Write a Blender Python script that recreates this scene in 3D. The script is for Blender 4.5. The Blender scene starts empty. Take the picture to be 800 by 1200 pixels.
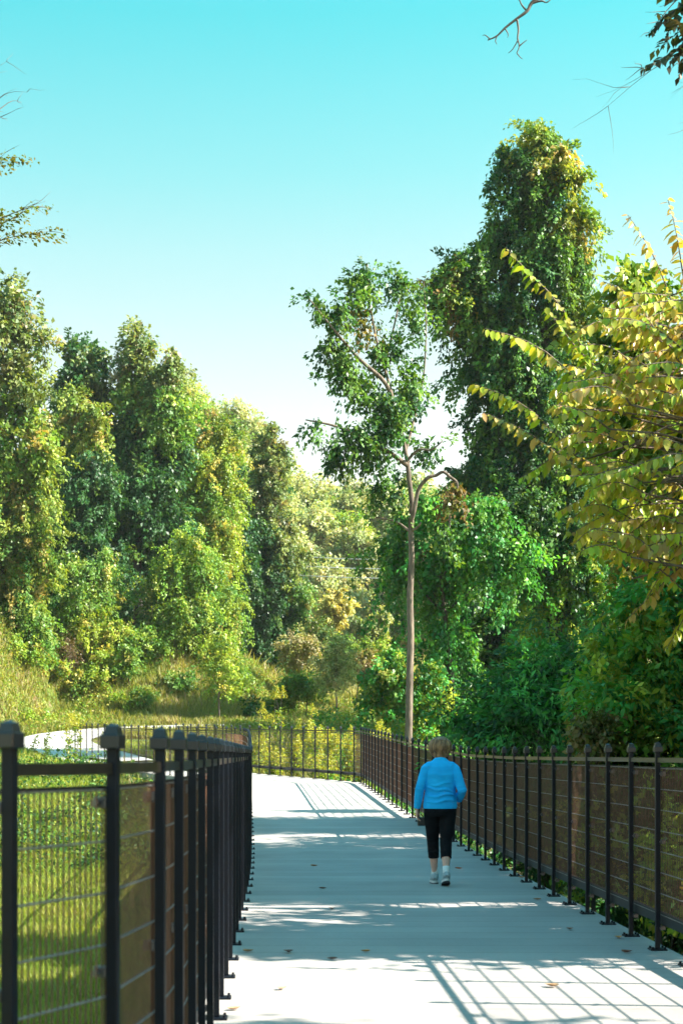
import bpy, bmesh, math, random
import numpy as np
from mathutils import Vector, Matrix, Quaternion

rng = np.random.default_rng(7)
random.seed(7)
C = bpy.context.scene.collection
F = 2000.0            # focal length in units of the 800x1200 photograph
VX, VY, EYE = 326.0, 884.0, 1.41
def P(px, py, D):     # a point of the photograph at distance D
    return np.array([(px-VX)*D/F, D, EYE+(VY-py)*D/F])

# ------------------------------------------------------------------ materials
def new_mat(name):
    m = bpy.data.materials.new(name); m.use_nodes = True
    nt = m.node_tree; nt.nodes.clear()
    out = nt.nodes.new('ShaderNodeOutputMaterial')
    return m, nt, out
def N(nt, t, **kw):
    n = nt.nodes.new(t)
    for k, v in kw.items():
        if k in n.inputs: n.inputs[k].default_value = v
        else: setattr(n, k, v)
    return n
def noise_mix(nt, c1, c2, scale, detail=5, coord='Object', lo=0.35, hi=0.65, stretch=None):
    tc = N(nt, 'ShaderNodeTexCoord')
    src = tc.outputs[coord]
    if stretch:
        mp = N(nt, 'ShaderNodeMapping'); mp.inputs['Scale'].default_value = stretch
        nt.links.new(src, mp.inputs['Vector']); src = mp.outputs[0]
    nz = N(nt, 'ShaderNodeTexNoise', Scale=scale, Detail=detail)
    nt.links.new(src, nz.inputs['Vector'])
    mr = N(nt, 'ShaderNodeMapRange'); mr.inputs['From Min'].default_value = lo; mr.inputs['From Max'].default_value = hi
    nt.links.new(nz.outputs['Fac'], mr.inputs['Value'])
    mx = N(nt, 'ShaderNodeMix', data_type='RGBA')
    nt.links.new(mr.outputs[0], mx.inputs[0])
    mx.inputs[6].default_value = (*c1, 1); mx.inputs[7].default_value = (*c2, 1)
    return mx.outputs[2], mr.outputs[0], src
def simple(name, c1, c2=None, scale=8, rough=.5, metal=0., bump=0., spec=.5, stretch=None, sheen=0., detail=5):
    m, nt, out = new_mat(name)
    b = N(nt, 'ShaderNodeBsdfPrincipled'); b.inputs['Roughness'].default_value = rough; b.inputs['Metallic'].default_value = metal
    b.inputs['Specular IOR Level'].default_value = spec
    b.inputs['Sheen Weight'].default_value = sheen
    col, fac, _ = noise_mix(nt, c1, c2 or tuple(.7*x for x in c1), scale, detail=detail, stretch=stretch)
    nt.links.new(col, b.inputs['Base Color'])
    if bump:
        bp = N(nt, 'ShaderNodeBump'); bp.inputs['Strength'].default_value = bump; bp.inputs['Distance'].default_value = .02
        nt.links.new(fac, bp.inputs['Height']); nt.links.new(bp.outputs[0], b.inputs['Normal'])
    nt.links.new(b.outputs[0], out.inputs[0])
    return m
def leaf_mat(name, trans=.36, rough=.42, tint=(1.25, 1.15, .45)):
    m, nt, out = new_mat(name)
    at = N(nt, 'ShaderNodeAttribute', attribute_name='Col')
    b = N(nt, 'ShaderNodeBsdfPrincipled'); b.inputs['Roughness'].default_value = rough
    b.inputs['Specular IOR Level'].default_value = .25
    nt.links.new(at.outputs['Color'], b.inputs['Base Color'])
    t = N(nt, 'ShaderNodeBsdfTranslucent')
    mu = N(nt, 'ShaderNodeMix', data_type='RGBA', blend_type='MULTIPLY'); mu.inputs[0].default_value = 1
    nt.links.new(at.outputs['Color'], mu.inputs[6]); mu.inputs[7].default_value = (*tint, 1)
    nt.links.new(mu.outputs[2], t.inputs['Color'])
    mx = N(nt, 'ShaderNodeMixShader'); mx.inputs[0].default_value = trans
    nt.links.new(b.outputs[0], mx.inputs[1]); nt.links.new(t.outputs[0], mx.inputs[2])
    nt.links.new(mx.outputs[0], out.inputs[0])
    return m

M = {}
M['leaf'] = leaf_mat('foliage')
M['bigleaf'] = leaf_mat('broad leaf', .42, .3, (1.3, 1.05, .4))
M['grass'] = leaf_mat('grass blades', .4, .55)
M['bark'] = simple('bark', (.20, .15, .11), (.085, .06, .045), 9, .9, bump=.8, stretch=(1, 1, .2))
M['darkbark'] = simple('dark bark', (.07, .05, .04), (.03, .022, .018), 9, .9, bump=.6, stretch=(1, 1, .2))
M['twig'] = simple('bare twig', (.16, .12, .10), (.09, .065, .055), 12, .85)
M['post'] = simple('black powder coat', (.003, .006, .013), (.003, .004, .008), 25, .45, spec=.25)
M['cap'] = simple('black cap', (.010, .014, .022), (.007, .010, .016), 25, .35, spec=.6)
M['rail'] = simple('bronze rail', (.030, .022, .018), (.018, .014, .012), 20, .3, spec=.6)
M['wire'] = simple('bronze wire', (.125, .055, .032), (.08, .036, .022), 20, .42, spec=.5)
M['crosswire'] = simple('cross wire painted sky sheen', (.27, .25, .24), (.18, .165, .16), 20, .4, spec=.5)  # lighter than the upright wires: sky reflection put into the colour
M['clip'] = simple('steel clamp', (.16, .16, .17), (.09, .09, .10), 30, .3, metal=.8)
M['skin'] = simple('skin', (.66, .36, .28), (.60, .31, .24), 40, .5)
M['sock'] = simple('white sock', (.78, .77, .76), (.62, .62, .62), 90, .9)
M['shoe'] = simple('grey shoe', (.36, .43, .46), (.24, .30, .33), 45, .6)
M['sole'] = simple('shoe sole', (.05, .055, .065), (.03, .03, .035), 40, .7)
M['midsole'] = simple('white midsole', (.62, .62, .62), (.5, .5, .5), 40, .6)
M['eye'] = simple('eye', (.7, .7, .7), (.6, .6, .6), 10, .2)
M['pouch'] = simple('black pouch', (.012, .012, .014), (.02, .02, .022), 60, .5)
M['wireline'] = simple('power line', (.62, .62, .62), (.5, .5, .5), 3, .4, metal=.5)
M['trail'] = simple('pale trail concrete', (.50, .47, .44), (.38, .36, .34), 2.0, .9, bump=.1)
M['pile'] = simple('timber pile', (.16, .12, .08), (.09, .07, .05), 6, .9, stretch=(1, 1, .15))

def fabric(name, c1, c2, wrinkle, scale):
    m, nt, out = new_mat(name)
    b = N(nt, 'ShaderNodeBsdfPrincipled'); b.inputs['Roughness'].default_value = .9; b.inputs['Specular IOR Level'].default_value = .2
    col, fac, src = noise_mix(nt, c1, c2, 5, stretch=(1, 1, 2.2))
    nt.links.new(col, b.inputs['Base Color'])
    nz = N(nt, 'ShaderNodeTexNoise', Scale=scale, Detail=3)
    mp = N(nt, 'ShaderNodeMapping'); mp.inputs['Scale'].default_value = (.8, .8, 1.5)
    tc = N(nt, 'ShaderNodeTexCoord'); nt.links.new(tc.outputs['Object'], mp.inputs['Vector'])
    nt.links.new(mp.outputs[0], nz.inputs['Vector'])
    bp = N(nt, 'ShaderNodeBump'); bp.inputs['Strength'].default_value = wrinkle; bp.inputs['Distance'].default_value = .05
    nt.links.new(nz.outputs['Fac'], bp.inputs['Height']); nt.links.new(bp.outputs[0], b.inputs['Normal'])
    nt.links.new(b.outputs[0], out.inputs[0])
    return m
M['sweater'] = fabric('blue knit', (.014, .47, .96), (.010, .37, .84), .55, 6)
M['trousers'] = fabric('black trousers', (.004, .005, .008), (.003, .003, .005), .5, 8)

def hair_mat():
    m, nt, out = new_mat('light brown hair')
    b = N(nt, 'ShaderNodeBsdfPrincipled'); b.inputs['Roughness'].default_value = .45; b.inputs['Specular IOR Level'].default_value = .4
    col, fac, _ = noise_mix(nt, (.38, .21, .10), (.12, .06, .03), 30, stretch=(1, 1, .22))
    nt.links.new(col, b.inputs['Base Color'])
    bp = N(nt, 'ShaderNodeBump'); bp.inputs['Strength'].default_value = .8; bp.inputs['Distance'].default_value = .02
    nt.links.new(fac, bp.inputs['Height']); nt.links.new(bp.outputs[0], b.inputs['Normal'])
    nt.links.new(b.outputs[0], out.inputs[0])
    return m
M['hair'] = hair_mat()

def deck_mat():
    m, nt, out = new_mat('deck concrete')
    b = N(nt, 'ShaderNodeBsdfPrincipled'); b.inputs['Roughness'].default_value = .85
    tc = N(nt, 'ShaderNodeTexCoord')
    sx = N(nt, 'ShaderNodeSeparateXYZ'); nt.links.new(tc.outputs['Object'], sx.inputs[0])
    # transverse joints between precast planks, 0.45 m apart
    mu = N(nt, 'ShaderNodeMath', operation='MULTIPLY'); nt.links.new(sx.outputs['Y'], mu.inputs[0]); mu.inputs[1].default_value = 1/.45
    fr = N(nt, 'ShaderNodeMath', operation='FRACT'); nt.links.new(mu.outputs[0], fr.inputs[0])
    pp = N(nt, 'ShaderNodeMath', operation='PINGPONG'); nt.links.new(fr.outputs[0], pp.inputs[0]); pp.inputs[1].default_value = .5
    jr = N(nt, 'ShaderNodeMapRange'); jr.inputs['From Min'].default_value = .0; jr.inputs['From Max'].default_value = .018
    nt.links.new(pp.outputs[0], jr.inputs['Value'])
    # tone of every plank
    fl = N(nt, 'ShaderNodeMath', operation='FLOOR'); nt.links.new(mu.outputs[0], fl.inputs[0])
    wn = N(nt, 'ShaderNodeTexWhiteNoise', noise_dimensions='1D'); nt.links.new(fl.outputs[0], wn.inputs['W'])
    col, fac, _ = noise_mix(nt, (.42, .375, .35), (.325, .295, .28), .9, detail=9, lo=.3, hi=.72)
    col2, fac2, _ = noise_mix(nt, (1, 1, 1), (.86, .85, .83), 40, detail=4, lo=.3, hi=.75)
    m1 = N(nt, 'ShaderNodeMix', data_type='RGBA', blend_type='MULTIPLY'); m1.inputs[0].default_value = 1
    nt.links.new(col, m1.inputs[6]); nt.links.new(col2, m1.inputs[7])
    tr = N(nt, 'ShaderNodeMapRange'); tr.inputs['To Min'].default_value = .88; tr.inputs['To Max'].default_value = 1.04
    nt.links.new(wn.outputs['Value'], tr.inputs['Value'])
    jj = N(nt, 'ShaderNodeMapRange'); jj.inputs['To Min'].default_value = .42; jj.inputs['To Max'].default_value = 1.0
    nt.links.new(jr.outputs[0], jj.inputs['Value'])
    pr = N(nt, 'ShaderNodeMath', operation='MULTIPLY'); nt.links.new(tr.outputs[0], pr.inputs[0]); nt.links.new(jj.outputs[0], pr.inputs[1])
    m2 = N(nt, 'ShaderNodeVectorMath', operation='SCALE'); nt.links.new(m1.outputs[2], m2.inputs[0]); nt.links.new(pr.outputs[0], m2.inputs['Scale'])
    nt.links.new(m2.outputs[0], b.inputs['Base Color'])
    bp = N(nt, 'ShaderNodeBump'); bp.inputs['Strength'].default_value = .35; bp.inputs['Distance'].default_value = .006
    nt.links.new(jr.outputs[0], bp.inputs['Height']); nt.links.new(bp.outputs[0], b.inputs['Normal'])
    nt.links.new(b.outputs[0], out.inputs[0])
    return m
M['deck'] = deck_mat()

def ground_mat():
    m, nt, out = new_mat('grassy ground')
    b = N(nt, 'ShaderNodeBsdfPrincipled'); b.inputs['Roughness'].default_value = .95; b.inputs['Specular IOR Level'].default_value = .1
    c1, f1, _ = noise_mix(nt, (.10, .15, .026), (.20, .20, .05), .35, detail=8)
    c2, f2, _ = noise_mix(nt, (1, 1, 1), (.55, .5, .42), 3.5, detail=6)
    m1 = N(nt, 'ShaderNodeMix', data_type='RGBA', blend_type='MULTIPLY'); m1.inputs[0].default_value = 1
    nt.links.new(c1, m1.inputs[6]); nt.links.new(c2, m1.inputs[7])
    # bare straw and earth
    c3, f3, _ = noise_mix(nt, (0, 0, 0), (1, 1, 1), .9, detail=7, lo=.56, hi=.68)
    m2 = N(nt, 'ShaderNodeMix', data_type='RGBA'); nt.links.new(c3, m2.inputs[0])
    nt.links.new(m1.outputs[2], m2.inputs[6]); m2.inputs[7].default_value = (.21, .15, .085, 1)
    # woodland floor of leaf litter east of the deck
    tc = N(nt, 'ShaderNodeTexCoord'); sx = N(nt, 'ShaderNodeSeparateXYZ'); nt.links.new(tc.outputs['Object'], sx.inputs[0])
    lx = N(nt, 'ShaderNodeMapRange'); lx.inputs['From Min'].default_value = 1.6; lx.inputs['From Max'].default_value = 3.2; nt.links.new(sx.outputs['X'], lx.inputs['Value'])
    ly = N(nt, 'ShaderNodeMapRange'); ly.inputs['From Min'].default_value = 48; ly.inputs['From Max'].default_value = 40; nt.links.new(sx.outputs['Y'], ly.inputs['Value'])
    lm = N(nt, 'ShaderNodeMath', operation='MULTIPLY'); nt.links.new(lx.outputs[0], lm.inputs[0]); nt.links.new(ly.outputs[0], lm.inputs[1])
    c4, f4, _ = noise_mix(nt, (.075, .045, .026), (.035, .022, .014), 9, detail=6)
    m3 = N(nt, 'ShaderNodeMix', data_type='RGBA'); nt.links.new(lm.outputs[0], m3.inputs[0]); nt.links.new(m2.outputs[2], m3.inputs[6]); nt.links.new(c4, m3.inputs[7])
    nt.links.new(m3.outputs[2], b.inputs['Base Color'])
    bp = N(nt, 'ShaderNodeBump'); bp.inputs['Strength'].default_value = .8; bp.inputs['Distance'].default_value = .15
    nt.links.new(f2, bp.inputs['Height']); nt.links.new(bp.outputs[0], b.inputs['Normal'])
    nt.links.new(b.outputs[0], out.inputs[0])
    return m
M['ground'] = ground_mat()

# ------------------------------------------------------------------ object helpers
def tag(o, label=None, cat=None, group=None, kind=None):
    if label: o['label'] = label
    if cat: o['category'] = cat
    if group: o['group'] = group
    if kind: o['kind'] = kind
    return o
def empty(name, loc, label, cat, group=None, rz=0.):
    o = bpy.data.objects.new(name, None); C.objects.link(o)
    o.location = loc; o.rotation_euler = (0, 0, rz); o.empty_display_size = .2
    return tag(o, label, cat, group)
def link(name, me, mat, parent=None, smooth=False):
    o = bpy.data.objects.new(name, me); C.objects.link(o)
    if mat is not None and len(me.materials) == 0: me.materials.append(mat)
    if parent is not None:
        o.parent = parent
    if smooth: me.polygons.foreach_set('use_smooth', np.ones(len(me.polygons), bool))
    return o
def np_mesh(name, V, Fq, col=None):
    V = np.asarray(V, np.float32); Fq = np.asarray(Fq, np.int32)
    k = Fq.shape[1]
    me = bpy.data.meshes.new(name)
    me.vertices.add(len(V)); me.vertices.foreach_set('co', V.ravel())
    me.loops.add(Fq.size); me.loops.foreach_set('vertex_index', Fq.ravel())
    me.polygons.add(len(Fq)); me.polygons.foreach_set('loop_start', np.arange(0, Fq.size, k, dtype=np.int32))
    if col is not None:
        a = me.attributes.new('Col', 'FLOAT_COLOR', 'POINT')
        c4 = np.ones((len(V), 4), np.float32); c4[:, :3] = col
        a.data.foreach_set('color', c4.ravel())
    me.update(calc_edges=True); me.validate()
    return me
class MB:
    """collects simple shapes, builds ONE mesh"""
    def __init__(s): s.v = []; s.f = []
    def add(s, vs, fs):
        o = len(s.v); s.v += [tuple(v) for v in vs]; s.f += [tuple(i+o for i in f) for f in fs]
    def box(s, lo, hi):
        x0, y0, z0 = lo; x1, y1, z1 = hi
        s.add([(x0,y0,z0),(x1,y0,z0),(x1,y1,z0),(x0,y1,z0),(x0,y0,z1),(x1,y0,z1),(x1,y1,z1),(x0,y1,z1)],
              [(0,3,2,1),(4,5,6,7),(0,1,5,4),(1,2,6,5),(2,3,7,6),(3,0,4,7)])
    def bevbox(s, lo, hi, b):
        bm = bmesh.new(); bmesh.ops.create_cube(bm, size=1)
        for v in bm.verts:
            v.co = Vector([(lo[i]+hi[i])/2+v.co[i]*(hi[i]-lo[i]) for i in range(3)])
        bmesh.ops.bevel(bm, geom=bm.edges[:], offset=b, segments=2, affect='EDGES', profile=.6)
        bm.verts.index_update()
        s.add([v.co for v in bm.verts], [[v.index for v in f.verts] for f in bm.faces]); bm.free()
    def tube(s, pts, rad, n=8, xref=(1, 0, 0), cap=True):
        pts = [Vector(p) for p in pts]
        vs = []; k = len(pts)
        xr = Vector(xref)
        for i, p in enumerate(pts):
            t = (pts[min(i+1, k-1)]-pts[max(i-1, 0)]).normalized()
            x = xr - t*xr.dot(t)
            if x.length < .05: x = Vector((0, 1, 0)) - t*t.y
            x.normalize(); y = t.cross(x)
            r = rad[i] if hasattr(rad, '__len__') else rad
            a, b = (r if hasattr(r, '__len__') else (r, r))
            for j in range(n):
                th = 2*math.pi*j/n
                vs.append(p + x*(a*math.cos(th)) + y*(b*math.sin(th)))
        fs = []
        for i in range(k-1):
            for j in range(n):
                a = i*n+j; b = i*n+(j+1) % n
                fs.append((a, b, b+n, a+n))
        if cap:
            fs.append(tuple(range(n-1, -1, -1))); fs.append(tuple((k-1)*n+j for j in range(n)))
        s.add(vs, fs)
    def ball(s, c, r, nu=14, nv=9):
        vs = [(c[0], c[1], c[2]-r[2])]
        for i in range(1, nv):
            ph = math.pi*i/nv
            for j in range(nu):
                th = 2*math.pi*j/nu
                vs.append((c[0]+r[0]*math.sin(ph)*math.cos(th), c[1]+r[1]*math.sin(ph)*math.sin(th), c[2]-r[2]*math.cos(ph)))
        vs.append((c[0], c[1], c[2]+r[2]))
        fs = []
        for j in range(nu): fs.append((0, 1+(j+1) % nu, 1+j))
        for i in range(nv-2):
            for j in range(nu):
                a = 1+i*nu+j; b = 1+i*nu+(j+1) % nu
                fs.append((a, b, b+nu, a+nu))
        L = len(vs)-1; o = 1+(nv-2)*nu
        for j in range(nu): fs.append((o+j, o+(j+1) % nu, L))
        s.add(vs, fs)
    def mesh(s, name):
        me = bpy.data.meshes.new(name); me.from_pydata(s.v, [], s.f); me.update()
        return me
    def build(s, name, mat, parent=None, smooth=False):
        return link(name, s.mesh(name), mat, parent, smooth)

# ------------------------------------------------------------------ terrain
def sstep(a, b, x):
    t = np.clip((x-a)/(b-a), 0, 1); return t*t*(3-2*t)
def terrain(X, D):
    X = np.asarray(X, float); D = np.asarray(D, float)
    z = -2.2 + 3.1*sstep(30, 62, D) + np.clip(D-62, 0, 22)*.0909
    left = 1-sstep(-6, 3, X)
    DB = D + np.clip((-X-11)*4, 0, 15)*sstep(76, 80, D) - np.clip((X+6)*.6, 0, 8)
    up = sstep(83, 93.5, DB)
    z = z + up*(5.2*left + 1.3*(1-left))
    z = z + left*np.clip(D-99, 0, 120)*.06
    # dip in the gap, then the far wooded hill
    gap = (1-left)
    z = z - gap*1.5*sstep(100, 120, D)
    hill = sstep(120, 225, D)*(1-sstep(-60, -20, -np.abs(X-12))*0)
    z = z + hill*21
    z = z + sstep(260, 500, D)*-6
    # right bank beside the deck stays low
    z = z - 1.2*sstep(5, 9, X)*(1-sstep(55, 85, D))*sstep(20, 40, D)
    # gentle lumps, none under the trail
    lump = .16*np.sin(X*.9+D*.31)*np.sin(D*.63-X*.22)+.08*np.sin(X*2.1+1)*np.sin(D*1.7)
    z = z + lump*(sstep(86, 90, D)+.5*(1-sstep(55, 62, D)))
    return z
xs = np.concatenate([[-1500, -700, -350, -200, -130, -90, -70], np.arange(-55, -26, 3), np.arange(-26, 26, .6), np.arange(26, 62, 3), [80, 110, 160, 240, 400, 800, 1500]])
ys = np.concatenate([[-400, -150, -60, -30, -15, -5], np.arange(0, 104, .7), np.arange(104, 270, 4), [300, 350, 420, 520, 700, 1000, 1600]])
GX, GY = np.meshgrid(xs, ys)
GZ = terrain(GX, GY)
V = np.stack([GX, GY, GZ], -1).reshape(-1, 3)
nx, ny = len(xs), len(ys)
ii, jj = np.meshgrid(np.arange(ny-1), np.arange(nx-1), indexing='ij')
a = (ii*nx+jj).ravel()
tag(link('ground', np_mesh('ground', V, np.stack([a, a+1, a+nx+1, a+nx], 1)), M['ground'], smooth=True), kind='structure')

# ------------------------------------------------------------------ deck and trail
ZD = [(0, 0), (20, 0), (24, .02), (28, .10), (32, .23), (34.8, .33), (39.6, .48), (43.5, .60), (46, .67), (52.6, .80), (60, 1.0), (66, 1.16)]
def zdeck(D): return float(np.interp(D, [p[0] for p in ZD], [p[1] for p in ZD]))
LEFT = [(-.698, 4.44), (-.477, 4.94), (-.389, 5.63), (-.36, 6.2), (-.35, 6.95), (-.342, 7.65), (-.335, 8.4), (-.33, 9.1), (-.33, 9.86),
        (-.33, 18.4), (-.35, 21), (-.40, 25), (-.49, 30), (-.60, 36), (-.72, 41), (-.9, 43.8), (-1.2, 45.5), (-7.7, 64.0)]
RIGHT = [(2.73, 3.0), (2.73, 23.5), (2.67, 28), (2.49, 32), (2.39, 34.8), (2.29, 39.6), (2.20, 43.5), (2.16, 45.4), (-.55, 52.6), (-3.96, 62.3)]
pairs = [((-.75, -6), (2.83, -6)), ((-.75, 0), (2.83, 0)), ((-.75, 4), (2.83, 4)), ((-.6, 5), (2.83, 5)), ((-.5, 6.2), (2.83, 6.2)), ((-.43, 9.86), (2.83, 9.86))]
for D in np.arange(11, 44, 1.0):
    xl = np.interp(D, [p[1] for p in LEFT], [p[0] for p in LEFT]); xr = np.interp(D, [p[1] for p in RIGHT], [p[0] for p in RIGHT])
    pairs.append(((xl-.1, D), (xr+.1, D)))
pairs += [((-1.0, 44.0), (2.29, 45.2)), ((-1.32, 45.5), (2.22, 45.6)), ((-1.9, 47.2), (1.5, 47.5)), ((-3.46, 51.62), (-.43, 52.6)), ((-5.9, 58.6), (-2.9, 59.6)), ((-7.8, 64.2), (-4.6, 64.5))]
dm = MB()
rows = []
for (l, r) in pairs:
    zl, zr = zdeck(l[1]), zdeck(r[1]); rows.append([(l[0], l[1], zl), (r[0], r[1], zr), (r[0], r[1], zr-.22), (l[0], l[1], zl-.22)])
vs = [p for r in rows for p in r]; fs = []
for i in range(len(rows)-1):
    o = i*4
    for j in range(4):
        k = (j+1) % 4
        fs.append((o+j, o+k, o+4+k, o+4+j))
fs += [(3, 2, 1, 0), tuple(len(vs)-4+i for i in range(4))]
dm.add(vs, fs)
bm = bmesh.new(); me = dm.mesh('boardwalk_path'); bm.from_mesh(me); bmesh.ops.recalc_face_normals(bm, faces=bm.faces[:]); bm.to_mesh(me); bm.free()
deck = tag(link('path', me, M['deck']), kind='structure')
pm = MB()
for D in np.arange(2, 58, 4.0):
    xl = np.interp(D, [p[1] for p in LEFT], [p[0] for p in LEFT]); xr = np.interp(D, [p[1] for p in RIGHT], [p[0] for p in RIGHT])
    z1 = zdeck(D)-.225
    for x in (xl+.35, xr-.35):
        pm.box((x-.13, D-.13, float(terrain(x, D))-.5), (x+.13, D+.13, z1-.25))
    pm.box((xl, D-.15, z1-.25), (xr, D+.15, z1))
pl = tag(pm.build('path_piles', M['pile']), kind='structure')

TR = [(-6.2, 64.1), (-7.9, 68.2), (-9.2, 71.5), (-9.7, 74.6), (-8.8, 77.9), (-6.2, 80.4), (-2, 81.9), (3, 82.8), (9, 83.6), (16, 84.5), (30, 86)]
def catmull(pts, n=10):
    pts = [np.array(p, float) for p in pts]; out = []
    for i in range(len(pts)-1):
        p0 = pts[max(i-1, 0)]; p1 = pts[i]; p2 = pts[i+1]; p3 = pts[min(i+2, len(pts)-1)]
        for t in np.linspace(0, 1, n, endpoint=False):
            out.append(.5*((2*p1)+(-p0+p2)*t+(2*p0-5*p1+4*p2-p3)*t*t+(-p0+3*p1-3*p2+p3)*t**3))
    out.append(pts[-1]); return np.array(out)
tl = catmull(TR, 8)
tg = np.gradient(tl, axis=0); tg /= np.linalg.norm(tg, axis=1)[:, None]
nrm = np.stack([tg[:, 1], -tg[:, 0]], 1)
TW = np.linspace(-1.6, 1.6, 7)
vs = []
for p, n_ in zip(tl, nrm):
    for w in TW:
        q = p+n_*w; vs.append((q[0], q[1], float(terrain(q[0], q[1]))+.05))
k = len(TW); fs = [(i*k+j, i*k+j+1, (i+1)*k+j+1, (i+1)*k+j) for i in range(len(tl)-1) for j in range(k-1)]
tag(link('trail', np_mesh('trail', vs, fs), M['trail'], smooth=True), kind='structure')
def on_trail(X, D, pad=1.9):
    d = np.full(np.shape(X), 1e9)
    for p in tl[::2]: d = np.minimum(d, np.hypot(X-p[0], D-p[1]))
    return d < pad

# ------------------------------------------------------------------ fences
def resample(line, start_pts, step):
    """posts: the given first ones, then equal steps along the line"""
    L = [np.array(p) for p in line]; out = [np.array(p) for p in line[:start_pts]]
    cur = out[-1] if out else L[0]
    if not out: out = [cur]
    i = max(start_pts, 1); left = step
    while i < len(L):
        d = np.linalg.norm(L[i]-cur)
        if d >= left:
            cur = cur+(L[i]-cur)/d*left; out.append(cur); left = step
        else:
            left -= d; cur = L[i]; i += 1
    return out
H = 1.5
pmb = MB(); pmb.bevbox((-.017, -.017, .012), (.017, .017, 1.44), .004); post_me = pmb.mesh('post'); post_me.materials.append(M['post'])
cmb = MB()
cmb.bevbox((-.032, -.028, 1.425), (.032, .032, 1.468), .005)
cmb.add([(-.0225,-.0225,1.468),(.0225,-.0225,1.468),(.0225,.0225,1.468),(-.0225,.0225,1.468),(-.018,-.018,1.492),(.018,-.018,1.492),(.018,.018,1.492),(-.018,.018,1.492),(0,0,1.5)],
        [(0,1,5,4),(1,2,6,5),(2,3,7,6),(3,0,4,7),(4,5,8),(5,6,8),(6,7,8),(7,4,8)])
cap_me = cmb.mesh('post_cap'); cap_me.materials.append(M['cap'])
bmb = MB(); bmb.bevbox((-.06, -.06, 0), (.06, .06, .012), .003)
for sx in (-1, 1):
    for sy in (-1, 1):
        bmb.tube([(sx*.044, sy*.044, .01), (sx*.044, sy*.044, .026)], .009, 6)
base_me = bmb.mesh('base_plate'); base_me.materials.append(M['post'])
kmb = MB(); kmb.bevbox((-.015, .018, -.017), (.015, .056, .017), .004); kmb.tube([(.008, .02, 0), (.042, .02, 0)], .011, 8); kmb.tube([(-.042, .045, 0), (-.018, .045, 0)], .010, 8)
clamp_me = kmb.mesh('clamp'); clamp_me.materials.append(M['clip'])
# mesh panel of unit length along x
def panel_mesh(n_w=18, rw=.0040):
    vs, fs = [], []
    def prism(a, b, r, axis):
        o = len(vs)
        for p in (a, b):
            for k in range(3):
                th = 2*math.pi*k/3+.5
                if axis == 'z': vs.append((p[0]+r*math.cos(th), p[1]+r*math.sin(th), p[2]))
                else: vs.append((p[0], p[1]+r*math.cos(th), p[2]+r*math.sin(th)))
        for k in range(3):
            fs.append((o+k, o+(k+1) % 3, o+3+(k+1) % 3, o+3+k))
    for i in range(n_w):
        prism(((i+.5)/n_w, .030, .24), ((i+.5)/n_w, .030, 1.315), rw, 'z')
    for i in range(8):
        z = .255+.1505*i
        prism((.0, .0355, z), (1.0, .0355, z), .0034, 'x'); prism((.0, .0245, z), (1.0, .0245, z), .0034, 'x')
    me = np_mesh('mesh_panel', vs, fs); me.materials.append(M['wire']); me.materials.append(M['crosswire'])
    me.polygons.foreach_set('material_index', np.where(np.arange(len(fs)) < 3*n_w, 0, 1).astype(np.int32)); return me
panel_me = panel_mesh(); open_me = panel_mesh(11, .0022)

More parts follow.
